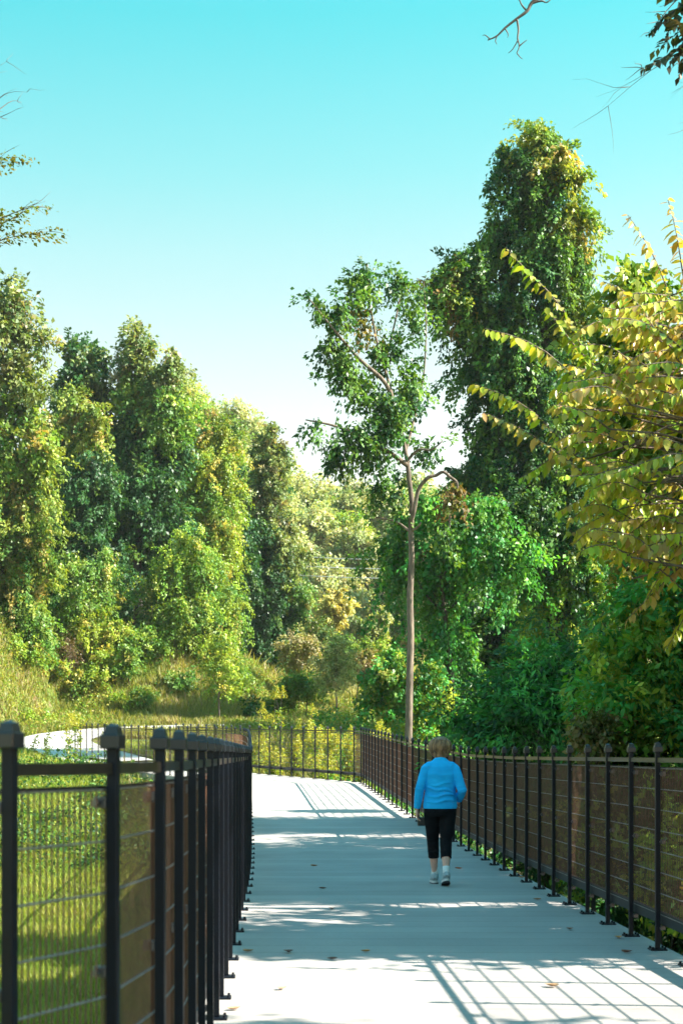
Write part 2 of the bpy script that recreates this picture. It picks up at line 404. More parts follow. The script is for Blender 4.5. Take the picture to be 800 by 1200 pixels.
def sweep(line, prof, closed=True):
    """prof: (offset across, z) polygon swept along posts"""
    vs, fs = [], []; k = len(prof); n = len(line)
    for i, p in enumerate(line):
        t = line[min(i+1, n-1)]-line[max(i-1, 0)]; t = t/np.linalg.norm(t); nn = np.array([t[1], -t[0]])
        for (o, z) in prof:
            q = p+nn*o; vs.append((q[0], q[1], zdeck(p[1])+z))
    for i in range(n-1):
        for j in range(k):
            fs.append((i*k+j, i*k+(j+1) % k, (i+1)*k+(j+1) % k, (i+1)*k+j))
    fs2 = [tuple(range(k-1, -1, -1)), tuple((n-1)*k+j for j in range(k))]
    me = bpy.data.meshes.new('rail'); me.from_pydata(vs, [], fs+fs2); me.update(); return me
def fence(name, label, line, start, out_sign):
    pts = resample(line, start, .93)
    t = empty(name, (pts[0][0], pts[0][1], zdeck(pts[0][1])), label, 'fence', 'fences along the boardwalk')
    inv = Matrix.Translation(Vector(t.location)).inverted()
    def put(nm, me, loc, rz, parent=t, sc=(1, 1, 1), rx=0., base=None):
        o = bpy.data.objects.new(nm, me); C.objects.link(o); o.parent = parent
        if parent is t: o.location = Vector(loc)-t.location
        else: o.location = loc
        o.rotation_euler = (0, rx, rz); o.scale = sc
        return o
    n = len(pts)
    for i, p in enumerate(pts):
        d = pts[min(i+1, n-1)]-pts[max(i-1, 0)]; rz = math.atan2(d[1], d[0])
        if out_sign < 0: rzp = rz+math.pi
        else: rzp = rz
        # local +y of the post points away from the deck
        po = put('post', post_me, (p[0], p[1], zdeck(p[1])), rz if out_sign > 0 else rz+math.pi)
        put('post_cap', cap_me, (0, 0, 0), 0, po); put('base_plate', base_me, (0, 0, 0), 0, po)
        if p[1] < 24:
            for z in (.16, .78, 1.27): put('clamp', clamp_me, (0, 0, z), 0, po)
        if i < n-1:
            q = pts[i+1]; e = q-p; L = math.hypot(*e); dz = zdeck(q[1])-zdeck(p[1])
            if out_sign > 0:
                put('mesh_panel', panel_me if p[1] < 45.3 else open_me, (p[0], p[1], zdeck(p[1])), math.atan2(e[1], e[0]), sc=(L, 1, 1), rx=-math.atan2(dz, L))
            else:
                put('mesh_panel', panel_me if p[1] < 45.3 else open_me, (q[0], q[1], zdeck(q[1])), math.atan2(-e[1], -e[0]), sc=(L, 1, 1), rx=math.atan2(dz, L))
    ln = pts
    def rail(nm, prof, mat):
        me = sweep(ln, prof); me.materials.append(mat)
        bm = bmesh.new(); bm.from_mesh(me); bmesh.ops.recalc_face_normals(bm, faces=bm.faces[:]); bm.to_mesh(me); bm.free()
        o = bpy.data.objects.new(nm, me); C.objects.link(o); o.parent = t; o.matrix_parent_inverse = inv
    g = -out_sign      # across axis: +nn is right of travel; outward is left for +1
    def rect(c, w, z0, z1): return [(c-w/2, z0), (c+w/2, z0), (c+w/2, z1), (c-w/2, z1)]
    rail('top_rail', rect(0, .014, 1.352, 1.386), M['rail'])
    rail('upper_bar', rect(g*.030, .004, 1.306, 1.320), M['post'])
    rail('kick_rail', [(g*.027, .185), (g*.060, .185), (g*.060, .193), (g*.035, .193), (g*.035, .262), (g*.060, .262), (g*.060, .270), (g*.027, .270)], M['post'])
    return t
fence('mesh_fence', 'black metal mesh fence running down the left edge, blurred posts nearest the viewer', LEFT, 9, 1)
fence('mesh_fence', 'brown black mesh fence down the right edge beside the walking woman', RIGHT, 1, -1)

# ------------------------------------------------------------------ foliage
def unit(n):
    v = rng.normal(size=(n, 3)); return v/np.linalg.norm(v, axis=1)[:, None]
def norm(v): return v/np.maximum(np.linalg.norm(v, axis=-1, keepdims=True), 1e-6)
def pick(pal, n):
    cs = np.array([c for c, w in pal]); ws = np.array([w for c, w in pal], float); ws /= ws.sum()
    return cs[rng.choice(len(cs), n, p=ws)]
def leaf_mesh(name, c, d, nr, L, W, col, fold=.22):
    d = norm(d); s = norm(np.cross(d, nr)); nr = np.cross(s, d)
    L = L[:, None]; W = W[:, None]
    mid = c+d*L*.45
    v = np.stack([c, mid+s*W*.5+nr*W*fold, c+d*L-nr*L*.06, mid-s*W*.5+nr*W*fold], 1).reshape(-1, 3)
    f = np.arange(len(v)).reshape(-1, 4)
    return np_mesh(name, v, f, np.repeat(col, 4, axis=0))
def blob_leaves(blobs, pal, leaf=.17, cd=2.2, K=22, strand=1.0, droop=.7, spread=.2, fill=.5, lump=.25, wr=.62, outbias=.5, gapy=0., lobes=6):
    """leaf sprays over the blobs' shells; a blob is (centre, radii[, palette])"""
    leaf, cd, K, fill = leaf*1.12, cd*1.9, int(K*1.9), fill*1.6
    if droop >= .9: cd, K, strand, lump = cd*.6, int(K*1.7), strand*1.05, max(lump, .42)
    if lobes:
        nb = []
        for b in blobs:
            c, rr = np.array(b[0]), np.array(b[1]); pp = b[2] if len(b) > 2 else None
            nb.append((c, rr*.80, pp, .9))
            u = unit(lobes); m = rr.mean()
            for k in range(lobes):
                q = m*rng.uniform(.28, .5)
                nb.append((c+u[k]*rr*rng.uniform(.62, .88), np.array([q, q, q*rng.uniform(1.0, 1.5)]), pp, rng.uniform(.8, 1.25)))
        blobs = nb
    Cc, Dd, Nn, Ll, Cl = [], [], [], [], []
    BC = np.array([b[0] for b in blobs]); BR = np.array([b[1] for b in blobs])
    for bi, b in enumerate(blobs):
        c, r = np.array(b[0]), np.array(b[1]); r = np.maximum(r-.12*strand*min(1, droop+.3)-.3*spread, .6*r); pl_ = b[2] if len(b) > 2 and b[2] else pal
        area = 4*math.pi*((((r[0]*r[1])**1.6+(r[0]*r[2])**1.6+(r[1]*r[2])**1.6)/3)**(1/1.6))
        n = max(6, int(area*cd)); u = unit(n)
        ph = rng.uniform(0, 6.28, 4)
        bump = 1+lump*(.5*np.sin(u[:, 0]*5+ph[0])*np.sin(u[:, 2]*6+ph[1])+.5*np.sin(u[:, 1]*7+ph[2]+u[:, 2]*4)+rng.normal(size=n)*.22)
        rad = bump*np.where(rng.random(n) < .75, rng.uniform(.86, 1.03, n), rng.uniform(.55, .9, n))
        p = c+u*r*rad[:, None]
        rad = np.where(rng.random(n) < .06, rad*rng.uniform(1.08, 1.3, n), rad); p = c+u*r*rad[:, None]
        keep = np.ones(n, bool)
        for k in range(len(blobs)):
            if k != bi: keep &= (((p-BC[k])/BR[k])**2).sum(1) > .55
        if gapy: keep &= (np.sin(p[:, 0]*gapy*2+ph[0])+np.sin(p[:, 2]*gapy*2+ph[1])+np.sin(p[:, 1]*gapy*1.7+ph[3])) > -.9
        p, u = p[keep], u[keep]; n = len(p)
        if n == 0: continue
        o = norm(u/r)
        sd = norm(o*outbias+np.array([0, 0, -1.])*droop*rng.uniform(.3, 1.2, (n, 1))+rng.normal(size=(n, 3))*.38)
        sl = strand*rng.uniform(.4, 1.25, n)
        t = rng.random((n, K))
        pos = p[:, None]+sd[:, None]*(t*sl[:, None])[..., None]+rng.normal(size=(n, K, 3))*spread*(1-.6*t[..., None])
        pos[..., 2] -= (t**2*sl[:, None])*.25*droop
        cc = pick(pl_, n)*rng.uniform(.78, 1.25, (n, 1))*(b[3] if len(b) > 3 else 1); cc = cc[:, None]*rng.uniform(.82, 1.2, (n, K, 1))*(1+rng.normal(size=(n, K, 3))*.05)
        ld = sd[:, None]*.8+rng.normal(size=(n, K, 3))*.6+np.array([0, 0, -.4])
        ln = o[:, None]*.5+np.array([.65, -.15, .6])+rng.normal(size=(n, K, 3))*.6
        Cc.append(pos.reshape(-1, 3)); Dd.append(ld.reshape(-1, 3)); Nn.append(ln.reshape(-1, 3)); Cl.append(np.clip(cc.reshape(-1, 3), .004, .6)); Ll.append(leaf*rng.uniform(.5, 1.45, n*K))
        m = int(n*K*fill*.3)      # leaves inside the crown
        if m:
            q = c+unit(m)*r*(rng.uniform(.25, .8, m))[:, None]
            Cc.append(q); Dd.append(rng.normal(size=(m, 3))); Nn.append(rng.normal(size=(m, 3))); Cl.append(pick(pl_, m)*rng.uniform(.7, 1.2, (m, 1))); Ll.append(leaf*rng.uniform(1.1, 2.0, m))
    c = np.concatenate(Cc); L = np.concatenate(Ll)
    return c, np.concatenate(Dd), np.concatenate(Nn), L, L*wr*rng.uniform(.8, 1.2, len(L)), np.concatenate(Cl)
def limb_pts(a, b, sag=.0, wob=.06, n=7):
    a, b = np.array(a, float), np.array(b, float); L = np.linalg.norm(b-a); out = []
    w = rng.normal(size=3)*wob*L; w2 = rng.normal(size=3)*wob*.5*L
    for t in np.linspace(0, 1, n):
        p = a+(b-a)*t+w*math.sin(math.pi*t)+w2*math.sin(2*math.pi*t)
        p[2] += sag*L*math.sin(math.pi*t); out.append(p)
    return out
def tree(name, label, cat, D, blobs, pal, base, trunk_r=.25, trunk_top=None, group=None, bark='darkbark', limbs=True, trunk_pts=None, extra=None, mat='leaf', **kw):
    base = np.array(base, float)
    t = empty(name, tuple(base), label, cat, group)
    cx = np.mean([b[0] for b in blobs], axis=0)
    top = np.array(trunk_top) if trunk_top is not None else max((b[0] for b in blobs), key=lambda q: q[2])
    mb = MB()
    tp = trunk_pts or limb_pts(base-np.array([0, 0, .3]), top, wob=.02, n=9)
    n = len(tp)
    mb.tube([Vector(p)-Vector(base) for p in tp], [trunk_r*(1.0-.8*i/(n-1))*(1.25 if i == 0 else 1) for i in range(n)], 9)
    if limbs:
        for b in blobs:
            c = np.array(b[0])
            zs = [p[2] for p in tp]
            zt = min(max(c[2]-np.linalg.norm(c[:2]-base[:2])*.7-.6, tp[0][2]+.5), tp[-1][2]-.2)
            k = int(np.argmin([abs(z-zt) for z in zs])); s = tp[k]
            rr = trunk_r*(1.0-.8*k/(n-1))*.55
            lp = limb_pts(s, c, sag=.05, n=6)
            mb.tube([Vector(p)-Vector(base) for p in lp], [rr*(1-.75*i/5) for i in range(6)], 6)
    if extra: extra(mb, base)
    mb.build('trunk', M[bark], t, True)
    c, d, nr, L, W, col = blob_leaves(blobs, pal, **kw)
    link('crown', leaf_mesh('crown', c-base, d, nr, L, W, col), M[mat], t)
    return t
def B(px, py, rx, ry, D, dd=0., rd=None, pal=None):
    """ellipsoid seen at (px, py) with pixel radii rx, ry"""
    c = P(px, py, D+dd); s = (D+dd)/F
    return (c, np.array([rx*s, rd if rd else .9*rx*s, ry*s]), pal)
G_lit_gold = [((.28, .31, .05), 3), ((.42, .32, .09), 1.2), ((.15, .26, .04), 3.5)]  # vine tower's right flank, its sunlit yellow put into the leaf colour
G_dark = [((0.031, 0.09, 0.031), 3), ((0.045, 0.126, 0.036), 3), ((0.09, 0.162, 0.032), 1)]
G_mid = [((0.094, 0.206, 0.037), 3), ((0.15, 0.269, 0.045), 3), ((0.237, 0.312, 0.053), 1.5), ((0.325, 0.3, 0.069), 0.5)]
G_yel = [((.22, .33, .036), 3), ((.31, .38, .048), 3), ((.40, .35, .07), 1.3), ((.13, .25, .036), 1.5)]
G_warm = [((.17, .26, .036), 3), ((.26, .31, .050), 2.5), ((.36, .28, .08), 1.0), ((.09, .19, .032), 2)]
G_olive = [((0.15, 0.2, 0.05), 3), ((0.225, 0.263, 0.081), 2), ((0.088, 0.15, 0.043), 2), ((0.35, 0.3, 0.15), 0.8)]
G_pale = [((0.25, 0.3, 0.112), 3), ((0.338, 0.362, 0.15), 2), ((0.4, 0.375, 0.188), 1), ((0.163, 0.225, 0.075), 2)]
G_emer = [((0.054, 0.21, 0.051), 3), ((0.075, 0.285, 0.062), 3), ((0.15, 0.36, 0.045), 1.2)]
def gz(x, d): return float(terrain(x, d))
def base_at(px, D): x = (px-VX)*D/F; return (x, D, gz(x, D))

# --- left wood, front to back
D = 86
tree('poplar_tree', 'tall broadleaf tree cut by the left edge, highest crown of the left wood', 'tree', D,
     [B(12, 360, 34, 44, D), B(28, 410, 32, 40, D), B(-12, 440, 50, 70, D), B(34, 470, 28, 42, D, -1), B(5, 520, 46, 60, D, -1, pal=G_warm), B(45, 540, 24, 46, D, -2, pal=G_warm), B(-30, 560, 50, 80, D)],
     G_olive, base_at(8, D), .38, leaf=.22, cd=1.5, K=16, strand=.7, droop=.2, spread=.28, lump=.4, fill=.35, gapy=.9)
D = 84.5
tree('vine_covered_tree', 'vine draped column at the left edge under the tall poplar', 'tree', D,
     [B(15, 590, 44, 66, D), B(48, 560, 22, 60, D), B(30, 660, 44, 60, D), B(-25, 640, 50, 80, D), B(50, 640, 20, 56, D, -1)],
     G_warm, base_at(15, D), .3, leaf=.15, cd=2.4, K=22, strand=1.5, droop=1.2, spread=.16, group='vine covered trees of the left wood')
D = 100
tree('oak_tree', 'dark green tree behind, between the poplar and the twin peaked tree', 'tree', D,
     [B(103, 425, 26, 30, D), B(92, 460, 36, 34, D), B(112, 500, 38, 50, D), B(80, 520, 30, 50, D)],
     G_dark+G_olive[:1], base_at(98, D), .34, leaf=.24, cd=1.5, K=16, strand=.6, droop=.2, spread=.28, lump=.35, fill=.4)
D = 95
tree('vine_covered_tree', 'dark vine covered tree with yellowish top below the dark oak', 'tree', D,
     [B(95, 490, 32, 42, D, pal=G_warm), B(105, 560, 36, 50, D, -1), B(90, 620, 38, 50, D), B(120, 660, 36, 46, D, -1), B(75, 680, 34, 40, D)],
     G_dark, base_at(98, D), .3, leaf=.17, cd=2.3, K=22, strand=1.3, droop=1.1, spread=.18, group='vine covered trees of the left wood')
D = 99
tree('twin_peaked_tree', 'twin peaked tall tree with brownish leaves rising in the middle of the left wood', 'tree', D,
     [B(158, 415, 24, 36, D, pal=G_olive), B(160, 455, 34, 40, D, pal=G_warm), B(198, 440, 20, 34, D, -1, pal=G_olive), B(206, 470, 14, 30, D, pal=G_warm), B(188, 490, 32, 46, D, -1, pal=G_mid), B(158, 520, 34, 50, D),
      B(200, 530, 24, 40, D), B(165, 580, 44, 50, D, -1), B(150, 640, 44, 50, D), B(190, 620, 34, 50, D)],
     G_dark, base_at(165, D), .36, leaf=.2, cd=2.0, K=18, strand=.9, droop=.6, spread=.22, lump=.35)
D = 104
tree('vine_covered_tree', 'round topped yellow green vine tree right of the twin peaked tree', 'tree', D,
     [B(252, 505, 36, 36, D, pal=G_warm), B(245, 545, 42, 40, D, -1), B(262, 580, 30, 44, D), B(232, 590, 36, 40, D, -1, pal=G_mid), B(250, 640, 40, 50, D), B(280, 660, 22, 60, D, 1, pal=G_dark)],
     G_yel, base_at(250, D), .3, leaf=.15, cd=2.4, K=24, strand=1.3, droop=1.1, spread=.17, group='vine covered trees of the left wood')
D = 112
tree('conifer_tree', 'narrow grey green pointed tree at the right end of the left wood', 'tree', D,
     [B(319, 512, 13, 24, D), B(318, 545, 21, 30, D), B(315, 580, 25, 34, D), B(312, 620, 27, 40, D)],
     G_olive, base_at(316, D), .28, leaf=.18, cd=2.2, K=20, strand=.7, droop=.2, spread=.2, lump=.3)
D = 109
tree('vine_covered_tree', 'deep green vine column below the pointed tree, dark at its left side', 'tree', D,
     [B(305, 640, 26, 50, D), B(335, 650, 26, 36, D, pal=G_olive), B(318, 700, 38, 46, D), B(345, 690, 20, 34, D, pal=G_mid), B(310, 755, 30, 32, D)],
     G_dark, base_at(318, D), .25, leaf=.16, cd=2.4, K=22, strand=1.2, droop=1.0, spread=.17, group='vine covered trees of the left wood')
D = 91
tree('vine_mound', 'bright green domed vine mound in front of the dark trees at left', 'bush', D,
     [B(100, 672, 42, 28, D), B(78, 690, 30, 26, D), B(125, 690, 22, 28, D), B(95, 705, 46, 24, D, -1)],
     G_mid, base_at(98, D), .14, leaf=.12, cd=3.2, K=24, strand=1.3, droop=1.1, spread=.15, group='vine mounds on the bank')
D = 92.5
tree('vine_mound', 'largest yellow green vine mound, shaggy, left of the young tree by the trail', 'bush', D,
     [B(228, 655, 40, 34, D), B(205, 680, 44, 36, D), B(250, 690, 34, 44, D), B(185, 700, 26, 30, D, pal=G_mid), B(225, 725, 52, 34, D, -1), B(262, 735, 24, 36, D, -1)],
     G_mid+G_yel[:2], base_at(222, D), .16, leaf=.12, cd=3.2, K=24, strand=1.5, droop=1.1, spread=.15, group='vine mounds on the bank')
D = 84
tree('vine_mound', 'low dark topped mound at the left edge of the bank', 'bush', D,
     [B(18, 715, 36, 24, D, pal=G_mid), B(0, 735, 34, 20, D), B(40, 738, 24, 16, D)],
     G_mid, base_at(18, D), .12, leaf=.12, cd=3.2, K=22, strand=1.0, droop=1.0, spread=.15, group='vine mounds on the bank')
D = 89.5
tree('vine_mound', 'tangled pale vine mound spreading under the bright domed mound', 'bush', D-1,
     [B(110, 735, 40, 22, D), B(80, 745, 30, 16, D), B(145, 745, 26, 20, D)],
     G_yel, base_at(110, D), .1, leaf=.12, cd=3.0, K=22, strand=1.0, droop=.9, spread=.15, group='vine mounds on the bank')
# back wall of the wood, hardly seen between the others
for px, top, lab in ((60, 560, 'deep shaded tree glimpsed left of the dark vine tree'), (140, 560, 'deep shaded tree glimpsed under the twin peaked tree'), (225, 580, 'deep shaded tree glimpsed behind the round topped vine tree'), (290, 600, 'deep shaded tree glimpsed left of the pointed tree')):
    D = 118 if px > 100 else 106
    tree('forest_tree', lab, 'tree', D, [B(px, top, 44, 60, D), B(px, top+80, 48, 60, D), B(px+10, top+140, 44, 50, D)], G_dark, base_at(px, D), .3, leaf=.3, cd=1.3, K=14, strand=.8, spread=.3, group='trees behind the left wood')

# --- saplings and shrubs on the bank
def sapling(px, py_base, D, top, rx, pal, label, name='young_tree', bark='twig', leaf=.12, cd=2.4, K=10):
    b = P(px, py_base, D); b[2] = gz(b[0], D)
    ytop = top; mid = (top+py_base)/2
    h = py_base-top
    bl = [B(px, top+h*.16, rx*.38, h*.16, D), B(px-rx*.3, top+h*.38, rx*.55, h*.17, D), B(px+rx*.35, top+h*.42, rx*.5, h*.17, D), B(px, top+h*.58, rx*.8, h*.13, D)]
    return tree(name, label, 'tree', D, bl, pal, b, .06, trunk_top=P(px, top+h*.2, D), leaf=leaf, cd=cd, K=K, strand=.5, droop=-.3, spread=.16, fill=.25, lump=.3, bark=bark, wr=.5)
sapling(258, 848, 84.8, 735, 36, G_yel, 'young yellow green tree with thin trunk beside the far trail', leaf=.13, cd=3, K=12)
sapling(395, 836, 86.5, 745, 24, G_pale, 'pale young tree standing right of the goldenrod beyond the far fence', leaf=.13, cd=4, K=14)
sapling(83, 806, 87, 742, 14, [((.16, .11, .06), 1)], 'thin nearly bare sapling on the left bank', leaf=.07, cd=1.2, K=5)
def bush(px, py, rx, ry, D, pal, label, name='bush', group=None, n=3, **kw):
    b = base_at(px, D)
    bl = [B(px, py, rx*.75, ry, D)] + [B(px+rx*random.uniform(-.6, .6), py+ry*random.uniform(-.1, .5), rx*random.uniform(.4, .6), ry*random.uniform(.5, .7), D, random.uniform(-.5, .5)) for _ in range(n)]
    k = dict(leaf=.13, cd=3, K=16, strand=.6, droop=.3, spread=.16, fill=.5, lump=.35); k.update(kw)
    return tree(name, label, 'bush', D, bl, pal, b, .05, group=group, **k)
bush(152, 770, 9, 32, 87.5, G_mid, 'slim upright green shrub on the shaded bank', n=2)
SH = 'shrubs on the sunny bank'
bush(412, 765, 24, 24, 95, G_mid, 'leafy green bush right of the wood, above the pale young tree', group=SH)
bush(428, 782, 14, 20, 91, [((.30, .20, .08), 2), ((.24, .20, .07), 2), ((.18, .22, .05), 1)], 'reddish brown bush between the pale young tree and the bare trunk', group=SH)
bush(368, 745, 20, 26, 100, G_olive, 'olive bush against the right foot of the left wood', group=SH)
bush(350, 765, 26, 26, 93, [((.34, .29, .15), 2), ((.26, .27, .08), 2)], 'straw coloured brush at the right foot of the dark vine column', group=SH)
bush(395, 715, 22, 24, 124, [((.50, .43, .14), 3), ((.40, .38, .11), 2)], 'golden yellow tree in the gap below the far hill', name='golden_tree', leaf=.2)
bush(440, 735, 22, 20, 118, G_pale, 'pale bush in the gap left of the bare trunk', leaf=.2, group=SH)
bush(448, 768, 24, 24, 95, G_yel, 'yellow green bush directly left of the bare trunk', group=SH)
bush(360, 800, 30, 14, 89, G_mid, 'low green bush in the shaded dip below the straw brush', group=SH)
bush(300, 838, 10, 14, 83.5+3, G_dark, 'small dark conical bush above the left end of the far fence', name='small_bush')
def scrub(px, D, w, h, pal, lab):
    x = (px-VX)*D/F; z = gz(x, D); bl = []
    for k in range(3):
        q = random.uniform(-.6, .6)*w if k else 0
        bl.append((np.array([x+q, D+random.uniform(-.4, .4), z+h*.42]), np.array([w*(.7 if k == 0 else .5), w*.6, h*.6*(1 if k == 0 else .75)]), None))
    tree('scrub', lab, 'bush', D, bl, pal, (x, D, z), .04, group='scrub on the bank', leaf=.11, cd=3, K=16, strand=.5, droop=.3, spread=.14, fill=.5, lump=.35)
for px, D, w, h, lab in ((25, 83, 1.3, 1.3, 'low scrub at the left edge below the dark topped mound'), (58, 86, .8, 1.0, 'small scrub left of the bare sapling'), (128, 88, 1.3, 1.4, 'weedy scrub right of the bare sapling'),
                         (178, 89.5, 1.4, 1.6, 'pale scrub right of the slim shrub'), (40, 80.5, 1.0, .9, 'scrub low on the bank above the trail bend'), (205, 87.5, 1.1, 1.1, 'scrub in the shade of the bank'), (170, 86, .6, .9, 'leafy weed just above the trail'),
                         (330, 90, 1.2, 1.1, 'brush in shade right of the young yellow tree'), (95, 87, 1.2, 1.1, 'mixed scrub below the pale mound'), (290, 91, 1.2, 1.2, 'brush directly behind the young yellow tree'), (140, 85.6, .8, .7, 'lowest scrub in the middle of the bank')):
    scrub(px, D, w, h, G_yel if px < 150 else G_mid, lab)

# --- far wooded hill seen through the gap
far_bl = []
def far_tree(X, D, h, r, pal):
    z = gz(X, D)
    return [(np.array([X, D, z+h*.62]), np.array([r, r, h*.36]), pal), (np.array([X+r*.3, D-.5, z+h*.38]), np.array([r*1.05, r, h*.28]), pal), (np.array([X-r*.2, D, z+h*.86]), np.array([r*.62, r*.6, h*.16]), pal)]
frng = np.random.default_rng(3)
G_far_haze = [((.36, .40, .17), 3), ((.44, .46, .22), 2), ((.50, .46, .24), 1), ((.24, .31, .12), 2)]  # distance haze put into the leaf colour as paler greens
FPAL = [G_far_haze, G_pale, G_far_haze, G_yel, G_far_haze]
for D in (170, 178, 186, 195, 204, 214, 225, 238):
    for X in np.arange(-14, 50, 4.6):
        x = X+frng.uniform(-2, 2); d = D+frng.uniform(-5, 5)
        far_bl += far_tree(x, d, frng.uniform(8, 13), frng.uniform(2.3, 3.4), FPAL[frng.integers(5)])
c, d_, nr, L, W, col = blob_leaves(far_bl, G_far_haze, leaf=.30, cd=1.2, K=14, strand=.9, droop=.3, spread=.35, fill=.5, lump=.35, lobes=0)
tag(link('far_woods', leaf_mesh('far_woods', c, d_, nr, L, W, col), M['leaf']), 'pale wood covering the far hill in the gap, haze put into its leaf colour', 'woods', kind='stuff')
for px, py, rx, ry, D, pal, lab in ((415, 595, 30, 30, 215, G_olive, 'tallest rounded tree on the crest of the far hill'), (376, 605, 20, 26, 200, G_dark+G_olive, 'dark green rounded tree left on the crest of the far hill'),
                                    (450, 685, 16, 28, 172, G_olive+G_dark[:1], 'dark tree low on the far hill just left of the bare trunk'), (400, 620, 24, 22, 185, G_mid, 'bright green tree in the middle of the far hill')):
    x = (px-VX)*D/F
    tree('hill_tree', lab, 'tree', D, [B(px, py, rx*.7, ry*.8, D), B(px-rx*.4, py+ry*.6, rx*.6, ry*.7, D), B(px+rx*.4, py+ry*.55, rx*.6, ry*.7, D), B(px, py+ry*1.1, rx*.8, ry*.7, D)], pal, (x, D, gz(x, D)), .25,
         leaf=.36, cd=1.3, K=12, strand=.8, droop=.3, spread=.3, group='trees on the far hill')
for k, (py, nm) in enumerate(((650, 'uppermost'), (661, 'middle'), (672, 'lowest'))):
    a = P(330, py+1, 128); b = P(640, py-6, 128)
    pts = [a+(b-a)*t-np.array([0, 0, 1.0])*math.sin(math.pi*t)*.5 for t in np.linspace(0, 1, 16)]
    mb = MB(); mb.tube(pts, .03, 5)
    tag(mb.build('power_line', M['wireline']), nm+' of three thin pale power lines crossing in front of the far hill', 'power line', 'power lines')

# --- right side: bare trunk tree
D = 57
base = np.array(base_at(478, D))
tp = [base+np.array([0, 0, -.3])] + [P(px, py, D) for px, py in ((478.5, 860), (479.5, 800), (481, 745), (480, 700), (482, 655), (481, 620), (482.5, 590), (479, 560), (477, 540), (473, 520), (469, 500), (460, 465), (450, 430), (440, 395), (432, 350), (430, 310))]
def r0_limbs(mb, base):
    def lim(pts, r0, r1):
        n = len(pts); q = catmull([P(a, b, D+dd) for a, b, dd in pts], 4)
        mb.tube([Vector(p)-Vector(base) for p in q], [r0+(r1-r0)*i/(len(q)-1) for i in range(len(q))], 7)
    lim([(481, 612, 0), (485, 598, -.2), (490, 574, -.3), (501, 560, -.5), (511, 557, -.5), (519, 553, -.6), (527, 559, -.6), (535, 566, -.6), (534, 580, -.6), (527, 600, -.5), (526, 618, -.5), (519, 638, -.4)], .075, .03)
    lim([(477, 540, 0), (490, 527, -.3), (505, 527, -.5), (518, 517, -.6)], .055, .02)
    lim([(475, 530, 0), (484, 495, .5), (496, 440, 1), (499, 380, 1), (496, 330, 1)], .05, .012)
    lim([(466, 490, 0), (452, 450, -.6), (420, 420, -1), (390, 385, -1.4), (362, 350, -1.6)], .09, .02)
    lim([(477, 545, 0), (440, 520, -.5), (395, 500, -1), (358, 492, -1.2)], .09, .02)
    lim([(450, 430, 0), (462, 380, .6), (470, 340, .8)], .05, .015)
    lim([(482, 625, 0), (465, 612, .4), (440, 606, .8)], .05, .02)
    lim([(482, 622, 0), (490, 617, -.4), (493, 612, -.5)], .05, .03)
W_or = [((.20, .13, .04), 2), ((.18, .16, .03), 2), ((.09, .12, .022), 1)]
tree('bare_trunk_tree', 'slender tree with long bare pale trunk and open leaning crown, just past the fence corner', 'tree', D,
     [B(428, 312, 9, 20, D), B(420, 345, 17.3, 22.9, D, -.5), B(430, 375, 15.8, 24.6, D, 0, pal=W_or), B(398, 372, 10.1, 15.8, D, -1), B(372, 355, 10.1, 14.1, D, -1.4), B(388, 395, 11.5, 21.1, D, -1), B(405, 425, 13, 26.4, D, -1),
      B(438, 415, 18.7, 26.4, D), B(432, 455, 17.6, 24.6, D, -.6, pal=G_mid), B(465, 400, 14.4, 35.2, D, .6), B(490, 370, 8.6, 35.2, D, 1), B(470, 335, 8.6, 15.8, D, .8), B(462, 455, 19.2, 29.9, D), B(480, 480, 14.4, 35.2, D, .8),
      B(445, 495, 24, 22.9, D), B(405, 505, 20.8, 19.4, D, -1), B(372, 498, 16, 15.8, D, -1.2), B(395, 535, 16, 12.3, D, -.8), B(440, 535, 20.8, 17.6, D), B(465, 560, 17.6, 22.9, D, .5), B(500, 535, 12.8, 21.1, D, .6), B(450, 580, 16, 14.1, D, .4), B(446, 512, 16, 21.1, D, -.4), B(455, 470, 17.6, 22.9, D, -.5), B(415, 450, 16, 26.4, D, -.8), B(485, 440, 12.8, 29.9, D, .3), B(425, 520, 19.2, 19.4, D, -.6), B(534, 574, 7.2, 7.9, D, -.6, pal=W_or), B(524, 625, 5.6, 8.8, D, -.5)],
     G_mid[:2]+G_dark, base, .135, group=None, bark='bark', limbs=False, trunk_pts=tp, extra=r0_limbs, leaf=.14, cd=3.0, K=20, strand=.9, droop=.7, spread=.18, fill=.15, lump=.55, gapy=2.2, lobes=2)

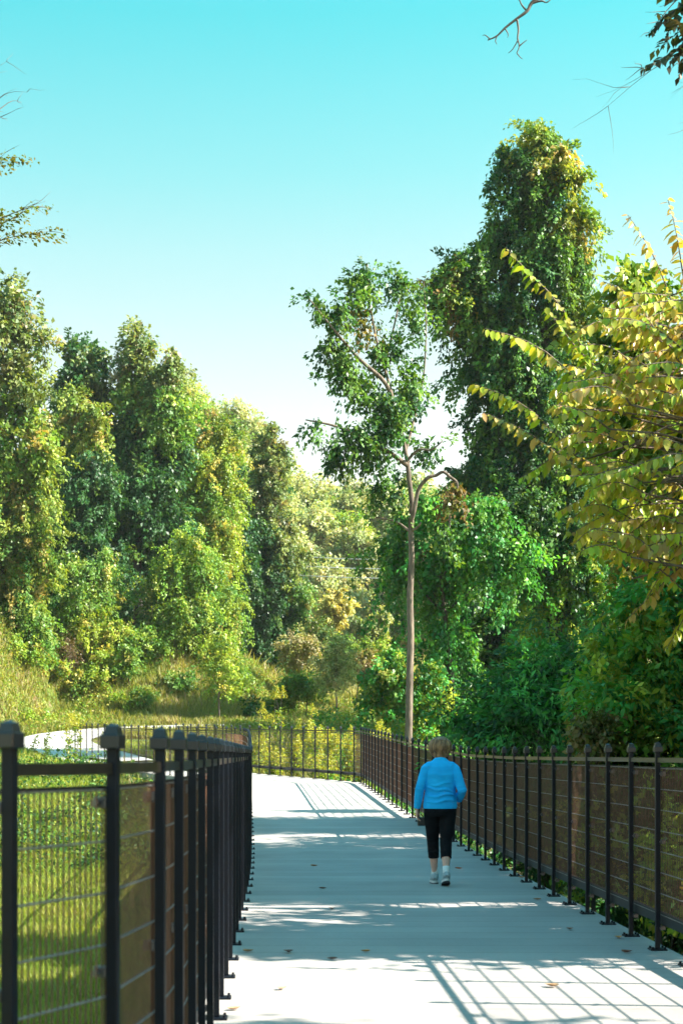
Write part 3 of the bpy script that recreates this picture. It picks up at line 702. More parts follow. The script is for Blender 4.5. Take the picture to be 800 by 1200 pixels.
# --- the vine tower
D = 66
tree('vine_tower_tree', 'towering tree wrapped top to bottom in vines, tallest in view', 'tree', D,
     [B(640, 168, 31, 30, D, pal=G_lit_gold+G_mid), B(605, 195, 29.2, 30, D), B(655, 205, 25.8, 40, D, -.5, pal=G_lit_gold), B(625, 240, 44.7, 44, D), B(665, 270, 29.2, 44, D, -.5, pal=G_lit_gold), B(590, 290, 37.8, 44, D),
      B(640, 310, 43, 50, D, -.6), B(680, 315, 22.4, 40, D, 0, pal=G_lit_gold), B(545, 315, 32.7, 24, D, -.5), B(525, 330, 20.6, 30, D, -.6, pal=G_mid+W_or[:1]), B(550, 365, 34.4, 40, D), B(600, 370, 37.8, 50, D, -.8), B(565, 430, 31, 46, D), B(625, 440, 44.7, 60, D, -.5),
      B(665, 390, 31, 50, D, 0, pal=G_yel), B(575, 500, 29.2, 50, D), B(635, 530, 46.4, 60, D), B(680, 480, 31, 70, D, .5), B(565, 560, 36, 46, D), B(600, 610, 56, 56, D, -.8), B(660, 620, 54, 60, D, -.6), B(700, 560, 40, 80, D, .8),
      B(590, 740, 60, 90, D, 5.0), B(690, 700, 44, 70, D, .6), B(600, 830, 70, 60, D, 4.5)],
     G_dark+G_mid[:2], base_at(615, D), .45, leaf=.15, cd=4.2, K=24, strand=1.3, droop=1.2, spread=.17, fill=.5, lump=.5)
D = 62
tree('vine_curtain', 'emerald curtain of vines around the vine tower foot, left of its dark hollow', 'bush', D,
     [B(480, 620, 36, 26, D), B(470, 655, 26, 34, D, .5), B(515, 600, 36, 30, D, -.5), B(535, 650, 30, 44, D), B(505, 690, 22, 46, D), B(520, 760, 24, 50, D), B(535, 830, 26, 46, D), B(565, 620, 30, 40, D, -1), B(600, 650, 30, 36, D, -1.2)],
     G_emer+G_mid[:1], base_at(520, D), .16, leaf=.14, cd=2.6, K=24, strand=1.6, droop=1.2, spread=.16, fill=.4)
D = 66
tree('vine_curtain', 'green vines tumbling right of the dark hollow with sunlit sprays', 'bush', D,
     [B(650, 610, 40, 44, D), B(690, 640, 36, 36, D, -.5), B(640, 670, 34, 46, D), B(680, 700, 40, 40, D), B(650, 745, 40, 40, D, 1, rd=3), B(630, 770, 20, 70, D, 1.5, rd=3), B(665, 820, 40, 50, D, 1.5, rd=3)],
     G_emer+G_yel[:2], base_at(655, D), .16, leaf=.13, cd=2.6, K=24, strand=1.3, droop=1.1, spread=.16, fill=.4)
D = 60
bush(455, 800, 28, 40, D, G_emer+G_mid, 'green bush left of the bare trunk by the fence corner', leaf=.13, cd=3, K=20, n=4)
bush(500, 820, 26, 40, D, G_emer+G_yel[:2], 'green bush right of the bare trunk by the fence corner', leaf=.13, cd=3, K=20, n=4)
# --- shrubs just behind the right fence
D = 30.8
tree('feathery_shrub', 'dark feathery shrub mounded behind the right fence beside the woman', 'bush', D,
     [B(645, 790, 54, 40, D), B(595, 830, 40, 34, D), B(690, 800, 46, 44, D, -.5), B(640, 840, 80, 36, D, -1), B(560, 850, 26, 26, D), B(570, 920, 40, 50, D, pal=G_dark), B(625, 930, 56, 60, D, pal=G_dark), B(690, 950, 60, 70, D, pal=G_dark), B(650, 1020, 70, 60, D, pal=G_dark)],  # lowest blobs take the dark palette, shade put into their leaf colour
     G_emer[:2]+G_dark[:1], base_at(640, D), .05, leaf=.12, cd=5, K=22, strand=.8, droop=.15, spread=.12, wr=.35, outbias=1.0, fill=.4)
D = 23
tree('sumac_bush', 'brighter green bush filling the right edge behind the fence', 'bush', D,
     [B(770, 720, 50, 50, D), B(735, 770, 44, 50, D), B(800, 780, 50, 70, D), B(720, 830, 50, 40, D, -.5), B(820, 680, 50, 50, D), B(790, 850, 70, 40, D, -.5), B(735, 930, 56, 60, D, pal=G_dark), B(800, 950, 60, 70, D, pal=G_dark), B(690, 930, 36, 60, D, pal=G_dark), B(760, 1040, 76, 80, D, pal=G_dark)],  # shade behind the fence put into the dark leaves low down
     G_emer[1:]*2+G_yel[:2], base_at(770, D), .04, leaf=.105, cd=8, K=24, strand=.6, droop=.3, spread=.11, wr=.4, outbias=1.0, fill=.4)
bush(700, 860, 26, 24, 22, [((.22, .17, .07), 2), ((.14, .15, .03), 2), ((.09, .11, .02), 1)], 'small pale leaved weed lit behind the right fence posts', leaf=.07, cd=14, K=14, strand=.3, spread=.08, name='weed', n=2)
bush(760, 655, 40, 20, 33, [((.24, .20, .05), 2), ((.16, .17, .03), 2)], 'sunlit yellow spray above the bright green bush', leaf=.11, cd=6, K=16, strand=.5, spread=.12, n=3)
for px, py, D, w, h, lab in ((655, 985, 17.5, .35, .9, 'yellow green sprig seen through the right fence mesh, left of the others'), (700, 1000, 15.5, .35, .9, 'broad leaved weed seen through the mesh between the second and fourth right post'), (765, 1010, 13.6, .45, 1.0, 'tall weed seen through the mesh nearest the right edge'), (590, 960, 22, .4, .9, 'small leafy weed seen through the mesh right of the woman')):
    c_ = P(px, py, D); x = max(c_[0], 3.85); z = gz(x, D)
    tree('weed', lab, 'plant', D, [(np.array([x, D, c_[2]]), np.array([w, w, h*.5]), None), (np.array([x+.2, D+.2, c_[2]-.5]), np.array([w, w, h*.5]), None)], G_yel, (x, D, z), .02, group='weeds behind the right fence',
         leaf=.075, cd=6, K=10, strand=.3, droop=.2, spread=.1, fill=.1, lobes=0)
# olive tree behind the foreground sprays
D = 30.3
tree('olive_green_tree', 'yellowing tree at the right edge behind the large leaved branches', 'tree', D,
     [B(755, 355, 42, 40, D), B(730, 405, 36, 40, D), B(790, 400, 50, 60, D), B(745, 470, 50, 60, D), B(800, 500, 60, 70, D), B(760, 560, 60, 60, D), B(720, 530, 40, 60, D, .5), B(820, 600, 60, 80, D)],
     G_warm+G_mid, base_at(840, D), .11, leaf=.13, cd=2.4, K=20, strand=.8, droop=.5, spread=.18, fill=.4, lump=.35)
# trees behind the tower and right of it
for px, top, D, pal, lab in ((560, 640, 77, G_mid, 'mid green tree behind the vine tower on its left'), (690, 490, 85.5, G_dark, 'dark tree behind the vine tower on its right'), (790, 480, 72, G_mid, 'tree behind the olive tree at the right edge')):
    tree('forest_tree', lab, 'tree', D, [B(px, top, 40, 50, D, rd=2.3), B(px+14, top+70, 46, 50, D, rd=2.3), B(px-10, top+130, 46, 60, D, rd=2.3)], pal, base_at(px, D), .3, leaf=.2, cd=2, K=18, strand=1., spread=.22, group='trees behind the vine tower')

# --- foreground branches with big leaves, right
def big_leaves(name, c, d, nr, L, W, col):
    """leaf of six outline points and a midrib, drooping to the tip"""
    d = norm(d); s = norm(np.cross(d, nr)); nr = np.cross(s, d); L = L[:, None]; W = W[:, None]
    def q(t, w, h): return c+d*L*t+s*W*w+nr*L*h
    v = np.stack([q(0, 0, 0), q(.28, .42, .05), q(.62, .40, .02), q(1, 0, -.10), q(.62, -.40, .02), q(.28, -.42, .05), q(.28, 0, -.01), q(.62, 0, -.035)], 1)
    n = len(c); o = (np.arange(n)*8)[:, None]
    f = np.concatenate([o+np.array([[0, 6, 1, 1]]), o+np.array([[6, 7, 2, 1]]), o+np.array([[7, 3, 2, 2]]), o+np.array([[0, 5, 5, 6]]), o+np.array([[5, 4, 7, 6]]), o+np.array([[4, 3, 3, 7]])])
    quad = [(6, 7, 2, 1), (5, 4, 7, 6)]; tri = [(0, 6, 1), (7, 3, 2), (0, 5, 6), (4, 3, 7)]
    ft = np.concatenate([o+np.array([a]) for a in tri+[(6, 7, 2), (6, 2, 1), (5, 4, 7), (5, 7, 6)]])
    return np_mesh(name, v.reshape(-1, 3), ft, np.repeat(col, 8, axis=0))
def sprays(paths, pal, leaf, per_m, wr=.5, hang=.75):
    """alternate leaves along twig paths"""
    Cc, Dd, Nn, Ll, Cl = [], [], [], [], []
    for q in paths:
        q = np.asarray(q); seg = np.linalg.norm(np.diff(q, axis=0), axis=1); cum = np.concatenate([[0], np.cumsum(seg)])
        n = max(4, int(cum[-1]*per_m)); s = np.linspace(.05*cum[-1], cum[-1], n)
        p = np.stack([np.interp(s, cum, q[:, k]) for k in range(3)], 1)
        tg = norm(np.gradient(p, axis=0)); side = norm(np.cross(tg, np.array([0, 0, 1.])))*np.where(np.arange(n) % 2, 1, -1)[:, None]
        d = tg*.45+side*.6+np.array([0, 0, -hang])*rng.uniform(.5, 1.5, (n, 1))+rng.normal(size=(n, 3))*.22
        base_c = pick(pal, 1)[0]
        col = np.clip((.45*base_c+.55*pick(pal, n))*rng.uniform(.7, 1.3, (n, 1)), .004, .6)
        Cc.append(p); Dd.append(d); Nn.append(np.array([0, 0, 1.])+side*.3+rng.normal(size=(n, 3))*.35); Cl.append(col)
        Ll.append(leaf*rng.uniform(.5, 1.25, n)*np.where(np.linspace(0, 1, n) > .85, .75, 1))
    L = np.concatenate(Ll)
    return np.concatenate(Cc), np.concatenate(Dd), np.concatenate(Nn), L, L*wr*rng.uniform(.85, 1.15, len(L)), np.concatenate(Cl)
def twig(a, b, arch=.1, n=7, wob=.03): return np.array(limb_pts(a, b, sag=arch, wob=wob, n=n))
FG = [((.52, .46, .06), 3), ((.60, .40, .15), 2.2), ((.26, .42, .04), 3), ((.56, .29, .14), 1), ((.42, .50, .05), 2.2)]
D0 = 13.5
tb = np.array([4.7, 13.6, gz(4.7, 13.6)])
ft = empty('large_leaved_tree', tuple(tb), 'foreground tree at right with large yellowing leaves on arching branches', 'tree')
mb = MB()
trk = [tb+np.array([0, 0, -.3]), tb+np.array([-.05, 0, 1.5]), np.array([4.55, 13.5, 1.2]), np.array([4.4, 13.4, 2.8]), np.array([4.3, 13.3, 4.6]), np.array([4.2, 13.2, 6.2])]
mb.tube([Vector(p)-Vector(tb) for p in trk], [.11, .09, .08, .065, .045, .02], 8)
tips = [((592, 290), (690, 430)), ((568, 385), (700, 480)), ((556, 450), (680, 540)), ((566, 484), (690, 560)), ((735, 252), (800, 400)), ((782, 234), (810, 380)), ((706, 330), (800, 430)), ((640, 360), (720, 450)),
        ((652, 600), (750, 520)), ((700, 655), (770, 570)), ((610, 560), (710, 520)), ((668, 610), (760, 560)), ((758, 700), (815, 620)), ((735, 725), (830, 650)), ((780, 760), (830, 690)), ((745, 440), (820, 470))]
paths = []
for (tx, ty), (sx, sy) in tips:
    dd = random.uniform(-.6, .4)
    paths.append(twig(P(sx, sy, D0+dd+.4), P(tx, ty, D0+dd), .08))
poly_tips = 0
for _ in range(115):
    ty = random.uniform(350, 640); lo = 640 if ty > 420 else 640+(420-ty)*1.0
    lo = lo if ty < 560 else 660
    tx = random.uniform(lo, 800); dd = random.uniform(-.9, 1.0)
    L = random.uniform(60, 130); an = random.uniform(-.9, .35)
    paths.append(twig(P(tx+L*math.cos(an), ty-L*math.sin(an)*.8, D0+dd+.3), P(tx, ty+random.uniform(0, 15), D0+dd), .1))
n_in = len(paths)
for _ in range(300):
    d = random.uniform(10.9, 15.0); x = random.uniform(3.6, 6.2); z = random.uniform(1.4, 3.0)
    land = x-1.25*z
    if d > 12.9 and land < .9+random.uniform(-.5, .5): continue
    a_ = np.array([x, d, z]); paths.append(twig(a_+np.array([random.uniform(.1, .7), random.uniform(-.3, .3), random.uniform(-.1, .4)]), a_, .1))
ends = [np.array([4.4, 13.4, 2.6]), np.array([4.35, 13.35, 3.6]), np.array([4.3, 13.3, 4.4]), np.array([4.25, 13.2, 5.2])]
for iq, q in enumerate(paths):
    mb.tube([Vector(p)-Vector(tb) for p in q], [(.008 if iq < n_in else .004)*(1-.65*i/(len(q)-1)) for i in range(len(q))], 5)
    if iq >= n_in and iq % 12: continue
    s = q[0]; e = min(ends, key=lambda w: abs(w[2]-(s[2]-.2)))
    lp = limb_pts(e, s, sag=.04, wob=.04, n=6)
    mb.tube([Vector(p)-Vector(tb) for p in lp], [.016-.009*i/5 for i in range(6)], 5)
mb.build('trunk', M['bark'], ft, True)
c, d_, nr, L, W, col = sprays(paths, FG, .112, 44, .5, .8)
link('crown', big_leaves('crown', c-tb, d_, nr, L, W, col), M['bigleaf'], ft)

# --- trees standing outside the frame whose branches or shadows come in
def twiggy(mb, base, start, tip, r, n=5, spread=.5):
    q = twig(start, tip, .06, 8, .05)
    mb.tube([Vector(p)-Vector(base) for p in q], [r*(1-.85*i/7) for i in range(8)], 5)
    for _ in range(n):
        k = random.randint(2, 7); L = np.linalg.norm(q[-1]-q[0])*random.uniform(.15, .35)
        dr = norm((q[k]-q[k-1])/max(np.linalg.norm(q[k]-q[k-1]), 1e-6)+rng.normal(size=3)*spread)
        s = twig(q[k], q[k]+dr*L, .02, 5, .06)
        mb.tube([Vector(p)-Vector(base) for p in s], [r*.4*(1-.85*i/4) for i in range(5)], 4)
    return q
# left: a tall tree beyond the left edge, a few sprigs reach in
D = 30
b = np.array([-8.2, 31, gz(-8.2, 31)])
lt = empty('overhanging_tree', tuple(b), 'tree beyond the left edge, only leafy sprigs and bare twigs reach into the sky', 'tree')
mb = MB(); tp = limb_pts(b-np.array([0, 0, .3]), b+np.array([.6, 0, 18]), wob=.02, n=9)
mb.tube([Vector(p)-Vector(b) for p in tp], [.3*(1-.8*i/8) for i in range(9)], 9)
sp = []
for (sx, sy, tx, ty, leafy) in ((-40, 300, 58, 271, 1), (-30, 268, 60, 246, 1), (-40, 282, 38, 240, 1), (-45, 205, 16, 190, 1), (-40, 225, 8, 178, 1), (-40, 165, 32, 108, 0), (-30, 150, 20, 128, 0), (-50, 130, 8, 72, 0), (-20, 140, 26, 120, 0), (-30, 155, 10, 142, 0)):
    s = P(sx, sy, D+random.uniform(-.6, .6)); t_ = P(tx, ty, D+random.uniform(-.4, .4))
    q = twiggy(mb, b, s, t_, .016 if leafy else .012, 4)
    k = min(tp, key=lambda w: abs(w[2]-s[2]+1.5)); mb.tube([Vector(p)-Vector(b) for p in limb_pts(k, s, n=6)], [.07-.05*i/5 for i in range(6)], 6)
    if leafy:
        sp.append(q)
        for _ in range(4):
            k = random.randint(2, 6); sp.append(twig(q[k], q[k]+rng.normal(size=3)*np.array([.35, .2, .18])+np.array([.1, 0, .02]), .05, 5))
mb.build('trunk', M['twig'], lt, True)
c, d_, nr, L, W, col = sprays(sp, [((.16, .15, .03), 3), ((.20, .14, .05), 2), ((.12, .17, .025), 3)], .10, 50, .6, .3)
c = c+rng.normal(size=c.shape)*.05
link('crown', leaf_mesh('crown', c-b, d_, nr, L, W, col), M['leaf'], lt)
# right: shade trees beyond the right edge
def shade_tree(X, D, z, rx, rd, rz, name='shade_tree', cd=3.3):
    b = np.array([X+.4, D, gz(X, D)]); rs = np.random.default_rng(int(X*100+D*7)); bl = []
    for k in range(7):
        an = k/7*6.28+rs.uniform(-.3, .3)
        bl.append((np.array([X+rx*.55*math.cos(an), D+rd*.5*rs.uniform(-1, 1), z+rz*.55*math.sin(an)]), np.array([rx*.55, rd*rs.uniform(.55, .8), rz*.55]), None))
    bl.append((np.array([X, D, z]), np.array([rx*.6, rd*.8, rz*.6]), None))
    return tree(name, 'leafy tree beyond the right edge that shades the deck', 'tree', D, bl, G_mid, b, .16, group='shade trees beyond the right edge',
                leaf=.16, cd=cd, K=14, strand=.7, droop=.4, spread=.22, fill=.3, lump=.35, lobes=0)
for a in ((7.2, 3.6, 5.2, 2.6, 1.7, 2.4), (8.0, 6.5, 5.8, 2.6, 1.5, 2.6), (8.4, 12.0, 5.2, 2.4, .85, 2.4), (6.9, 14.1, 3.9, 1.3, 1.1, 1.1), (9.0, 17.2, 6.3, 2.6, 1.9, 2.6), (8.8, 20.4, 6.0, 2.4, 1.9, 2.5), (9.4, 23.0, 6.4, 2.4, 1.5, 2.5),
          (8.4, 25.5, 4.9, 1.2, .9, 1.3), (10.8, 28.6, 7.2, 2.6, 1.5, 2.1)):
    shade_tree(*a)
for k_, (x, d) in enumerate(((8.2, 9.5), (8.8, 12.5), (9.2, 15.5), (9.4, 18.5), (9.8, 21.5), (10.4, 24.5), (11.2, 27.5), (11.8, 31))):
    z = gz(x, d); tree('shading_bush', 'unseen bush added beyond the right edge to keep the slope behind the fence dark', 'bush', d, [(np.array([x, d, z+2.0]), np.array([1.5, 2.3, 2.6]), None), (np.array([x+.9, d+.5, z+3.2]), np.array([1.4, 2.2, 2.1]), None)],
        G_dark, (x, d, z), .08, group='added bushes beyond the right edge', leaf=.19, cd=4, K=14, strand=.6, droop=.3, spread=.2, fill=.9, lobes=0)  # unseen bushes, put in to shade the slope behind the right fence
# high branches entering at the top right
def topright(mb, base):
    Dq = 14
    def br(pts, r0, r1):
        q = catmull([P(a_, b_, Dq) for a_, b_ in pts], 3); n = len(q)
        mb.tube([Vector(p)-Vector(base) for p in q], [r0+(r1-r0)*i/(n-1) for i in range(n)], 5)
    br([(700, -70), (662, -30), (636, -8), (622, 4), (617, 13), (605, 22), (591, 33), (582, 42), (571, 47)], .022, .005)
    br([(622, 4), (634, 1), (640, 3), (646, -2)], .011, .003); br([(605, 22), (607, 34), (606, 45), (608, 54), (605, 62)], .010, .004)
    br([(617, 13), (611, 6), (608, 0), (602, -6)], .009, .003); br([(607, 46), (600, 58), (595, 62)], .006, .002); br([(608, 54), (614, 49), (617, 47)], .006, .002)
    br([(591, 33), (595, 40), (594, 44)], .006, .002); br([(582, 42), (580, 48), (582, 52)], .006, .002); br([(574, 46), (568, 41), (565, 42)], .006, .002); br([(605, 62), (609, 67), (612, 69)], .005, .002)
    for (sx, sy, tx, ty, r) in ((900, 60, 712, 124, .006), (860, 130, 782, 158, .005), (860, 80, 785, 110, .004), (830, 20, 752, 80, .010), (830, -20, 760, 38, .010), (850, 30, 795, 75, .01)):
        twiggy(mb, base, P(sx, sy, Dq), P(tx, ty, Dq), r, 5, .45)
    mb.tube([Vector(p)-Vector(base) for p in limb_pts(base+np.array([0, 0, 9.2]), P(870, -20, Dq), n=7)], [.06-.04*i/6 for i in range(7)], 6)
    mb.tube([Vector(p)-Vector(base) for p in limb_pts(base+np.array([-.4, 0, 11.2]), P(700, -70, Dq), n=7)], [.05-.035*i/6 for i in range(7)], 6)
b = np.array([7.0, 15.4, gz(7.0, 15.4)])
ot = empty('overhanging_tree', tuple(b), 'tree beyond the right edge, dark leaves and bare twigs hang in at the top corner', 'tree')
mb = MB(); mb.tube([Vector(p)-Vector(b) for p in limb_pts(b-np.array([0, 0, .3]), b+np.array([-.5, -.6, 11.5]), wob=.02, n=9)], [.16*(1-.8*i/8) for i in range(9)], 8)
topright(mb, b); mb.build('trunk', M['twig'], ot, True)
sp = [twig(P(840+random.uniform(-20, 20), random.uniform(-50, 60), 14+random.uniform(-.4, .4)), P(tx, ty, 14+random.uniform(-.3, .3)), .05) for tx, ty in ((752, 80), (760, 40), (770, 15), (785, 75), (800, 60), (775, -5), (795, 90), (765, 60), (790, 30), (780, 50))]
c, d_, nr, L, W, col = sprays(sp, [((.035, .05, .02), 2), ((.06, .045, .03), 1)], .105, 40, .55, .6)
link('crown', leaf_mesh('crown', c-b, d_, nr, L, W, col), M['leaf'], ot)

# ------------------------------------------------------------------ goldenrod behind the far fence
def goldenrod(X, D, h, label, spikes):
    z = gz(X, D); b = np.array([X, D, z]); t = empty('goldenrod', tuple(b), label, 'plant', 'goldenrod beyond the far fence')
    mb = MB(); Cc, Fl = [], []
    stems = []
    for k in range(spikes):
        an = random.uniform(0, 6.28); rr = random.uniform(0, .45); hh = h*random.uniform(.7, 1.0)
        q = limb_pts((rr*.4*math.cos(an), rr*.4*math.sin(an), -.05), (rr*math.cos(an), rr*math.sin(an), hh), wob=.03, n=6); stems.append(q)
        mb.tube(q, [.010-.006*i/5 for i in range(6)], 5)
    mb.build('stem', M['twig'], t)
    P_, D_, N_, L_, C_ = [], [], [], [], []
    for q in stems:
        n = 60; s = rng.random(n)*5*.8; q = np.array(q); p = np.stack([np.interp(s, range(6), q[:, k]) for k in range(3)], 1)
        P_.append(p); D_.append(rng.normal(size=(n, 3))*[1, 1, .4]+[0, 0, .2]); N_.append(rng.normal(size=(n, 3))*.4+[0, 0, 1]); L_.append(rng.uniform(.12, .26, n)); C_.append(pick(G_yel, n)*rng.uniform(.7, 1.2, (n, 1)))
    L = np.concatenate(L_); link('foliage', leaf_mesh('foliage', np.concatenate(P_), np.concatenate(D_), np.concatenate(N_), L, L*.3, np.concatenate(C_)), M['leaf'], t)
    for q in stems:
        n = 110; top = np.array(q[-1]); tt = rng.random(n); p = top+np.stack([rng.normal(size=n)*.11*(1.1-tt)+.10*tt*np.sin(len(stems)+top[0]*9), rng.normal(size=n)*.11*(1.1-tt), (tt-.75)*.42], 1)
        p[0] = top
        link('flower_head', leaf_mesh('flower_head', p, rng.normal(size=(n, 3))+[0, 0, .6], rng.normal(size=(n, 3)), rng.uniform(.04, .09, n), rng.uniform(.03, .05, n), pick([((.46, .41, .04), 2), ((.52, .48, .08), 1), ((.28, .34, .04), 2)], n)), M['leaf'], t)
gold = [(331, 58, 3.0, 'tallest goldenrod spike rising above the far fence', 3), (300, 55.5, 1.5, 'goldenrod behind the left panels of the far fence', 7), (345, 54, 1.7, 'goldenrod behind the middle of the far fence', 8), (370, 55, 1.9, 'bushy goldenrod right of the tall spike', 8),
        (392, 53, 1.9, 'goldenrod third from the fence corner', 8), (408, 54, 1.8, 'goldenrod second from the fence corner', 8), (322, 53.5, 1.4, 'low goldenrod below the tall spike', 7), (425, 53, 1.6, 'goldenrod right at the fence corner', 7), (378, 51.5, 1.5, 'goldenrod close against the far fence', 7), (358, 58, 2.3, 'slim goldenrod just right of the tallest spike', 3), (310, 60, 2.6, 'slim goldenrod just left of the tallest spike', 3), (445, 56, 1.9, 'goldenrod beyond the corner near the bare trunk', 6),
        (45, 58, 1.5, 'yellow weed standing before the trail bend at the far left', 3), (85, 60.5, 1.9, 'yellow sapling like weed at the end of the far left fence', 5)]
for px, D, h, lab, n in gold: goldenrod((px-VX)*D/F, D, h, lab, n)

# ------------------------------------------------------------------ grass and undergrowth
def blades(name, n, xf, y0, y1, h, w, pal, label, cat='grass', lean=.5, patch=.6, avoid=True, ypow=1.0):
    D = y0+(y1-y0)*rng.random(n)**ypow; lo, hi = xf(D); X = lo+(hi-lo)*rng.random(n)
    k = np.ones(n, bool)
    if avoid: k &= ~on_trail(X, D)
    # nothing on the deck
    xl = np.interp(D, [p[1] for p in LEFT], [p[0] for p in LEFT]); xr = np.interp(D, [p[1] for p in RIGHT], [p[0] for p in RIGHT])
    k &= (D > 64.2) | (X < xl-.05) | (X > xr+.05)
    X, D = X[k], D[k]; n = len(X)
    pt = .5+.5*np.sin(X*1.3+np.sin(D*.9)*2)*np.sin(D*1.1+np.sin(X*.7)*2)
    hh = h*rng.uniform(.45, 1.25, n)*(1-patch*.6+patch*1.1*pt)
    z = terrain(X, D)-.03; b = np.stack([X, D, z], 1)
    an = rng.uniform(0, 2*math.pi, n); s = np.stack([np.cos(an), np.sin(an), 0*an], 1)
    ln = rng.normal(size=(n, 3))*lean; ln[:, 2] = 0
    tip = b+np.array([0, 0, 1.])*hh[:, None]+ln*hh[:, None]*.7
    mid = b+np.array([0, 0, .55])*hh[:, None]+ln*hh[:, None]*.22
    ww = w*rng.uniform(.6, 1.4, n)[:, None]
    v = np.stack([b-s*ww*.5, b+s*ww*.5, mid+s*ww*.4, tip, mid-s*ww*.4], 1).reshape(-1, 3)
    o = (np.arange(n)*5)[:, None]
    f = np.concatenate([o+np.array([[0, 1, 2]]), o+np.array([[0, 2, 4]]), o+np.array([[4, 2, 3]])])
    mixv = np.clip(pt+rng.normal(size=n)*.25, 0, 1)[:, None]
    c1 = pick(pal[0], n); c2 = pick(pal[1], n)
    col = (c1*(1-mixv)+c2*mixv)*rng.uniform(.75, 1.25, (n, 1))
    return tag(link(name, np_mesh(name, v, f, np.repeat(col, 5, axis=0)), M['grass']), label, cat, kind='stuff')
PG = ([((.18, .29, .03), 1), ((.26, .32, .04), 1)], [((.36, .33, .07), 1), ((.32, .36, .045), 2), ((.46, .38, .15), .6)])
PH = ([((.15, .21, .03), 2), ((.21, .24, .04), 2)], [((.36, .31, .11), 2), ((.28, .27, .06), 2), ((.40, .30, .17), 1)])
blades('grass', 90000, lambda D: (-.165*D-1.5, -.25+0*D), 14, 46, .20, .022, PG, 'mown grass below the left side of the deck', lean=.7)
blades('grass', 45000, lambda D: (-.165*D-1.5, -.2+0*D), 44, 72, .32, .03, PG, 'longer grass on the slope below the trail bend', lean=.6)
blades('tall_grass', 100000, lambda D: (-.17*D-2, .10*D), 75, 101, .42, .055, PH, 'tall mixed grass and weeds on the bank above the trail', lean=.55)
blades('tall_grass', 22000, lambda D: (-.02*D-4, .13*D), 50, 82, .6, .04, PH, 'tall grass between the far fence and the trail', lean=.5)
blades('tall_grass', 40000, lambda D: (-.02*D, .11*D), 98, 172, .9, .12, PH, 'dry grass in the gap below the far hill', lean=.5)
def cover(name, n, x0, x1, y0, y1, h, leaf, pal, label):
    X = rng.uniform(x0, x1, n); D = rng.uniform(y0, y1, n)
    xr = np.interp(D, [p[1] for p in RIGHT], [p[0] for p in RIGHT]); xl = np.interp(D, [p[1] for p in LEFT], [p[0] for p in LEFT])
    k = ((X > xr+.6) | (X < xl-.4)) & ~on_trail(X, D); X, D = X[k], D[k]; n = len(X)
    lump = np.clip(.35+.5*np.sin(X*1.9+np.sin(D*1.2))*np.sin(D*1.5+np.cos(X))+.3*np.sin(X*.7)*np.sin(D*.6), .05, 1.2)
    Z = terrain(X, D)+h*lump*rng.random(n)**.5
    c = np.stack([X, D, Z], 1); L = leaf*rng.uniform(.6, 1.3, n)
    col = pick(pal, n)*rng.uniform(.7, 1.25, (n, 1))
    tag(link(name, leaf_mesh(name, c, rng.normal(size=(n, 3)), rng.normal(size=(n, 3))*.6+[0, 0, .8], L, L*.5, col), M['leaf']), label, 'undergrowth', kind='stuff')
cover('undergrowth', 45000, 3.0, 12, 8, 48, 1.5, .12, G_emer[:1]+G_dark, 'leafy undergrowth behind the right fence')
cover('undergrowth', 26000, 1.5, 16, 48, 84, 1.6, .18, G_emer+G_mid, 'leafy undergrowth around the vine tower and bare trunk')
cover('undergrowth', 22000, -10, 0, 40, 58, 1.0, .13, G_mid+G_dark, 'weedy growth beside the far left fence')
cover('undergrowth', 110000, -18, 9, 77, 100, .9, .13, G_mid[1:]+G_yel+[((.42, .34, .15), 2)], 'leafy weeds over the bank')

# ------------------------------------------------------------------ fallen leaves on the deck
LV = [(368, 1016, 'orange leaf lying on the middle of the deck left of the woman', (.42, .13, .02)), (378, 1042, 'tiny dark leaf on the deck below the orange one', (.14, .06, .03)), (537, 1019, 'small rust leaf just right of the woman\'s shoes', (.34, .10, .03)),
      (611, 1029, 'orange leaf at a post foot of the right fence', (.42, .15, .03)), (629, 1055, 'tan leaf near the right fence below the orange one', (.32, .15, .06)), (667, 1090, 'dark brown leaf on the right side of the deck', (.16, .06, .03)),
      (724, 1100, 'orange leaf between two post feet at right', (.40, .15, .03)), (734, 1117, 'brown leaf nearest the right edge', (.20, .07, .03)), (291, 1116, 'curled tan leaf near the left fence', (.30, .17, .08)), (338, 1117, 'large dark brown leaf in the left half of the deck', (.10, .045, .03)),
      (428, 1116, 'amber leaf in the middle of the near shade', (.38, .17, .04)), (389, 1125, 'tiny dark leaf left of the amber one', (.10, .05, .03)), (330, 1160, 'pale tan leaf in the near sunlight at left', (.36, .22, .12)), (274, 1184, 'pale leaf nearest the viewer at left', (.38, .22, .12)), (646, 1157, 'tan leaf in the near sunlight at right', (.34, .2, .1)), (389, 1066, 'small black leaf in the middle of the dappled light', (.07, .04, .03))]
for px, py, lab, colr in LV:
    s = (py-VY)/EYE; x, y = (px-VX)/s, F/s
    z = zdeck(y)+.004; a = random.uniform(0, 6.28); L = random.uniform(.075, .12)
    vs, fs = [], []; n = 8
    prof = [(0, .0), (.12, .2), (.3, .42), (.5, .46), (.7, .34), (.88, .14), (1, 0)]
    for (t, w) in prof:
        cz = .22*L*(t-.5)**2*4+.004
        for sg in (-1, 0, 1): vs.append(((t-.5)*L, sg*w*L*.75, cz*.6+(abs(sg)*w*L*.35)))
    for i in range(len(prof)-1):
        for j in range(2): fs.append((i*3+j, (i+1)*3+j, (i+1)*3+j+1, i*3+j+1))
    me = bpy.data.meshes.new('fallen_leaf'); me.from_pydata(vs, [], fs); me.update()
    o = link('fallen_leaf', me, simple('dry leaf', tuple(min(.7, 1.7*q) for q in colr), colr, 40, .7)); o.location = (x, y, z); o.rotation_euler = (0, 0, a)
    tag(o, lab, 'leaf', 'fallen leaves on the deck')

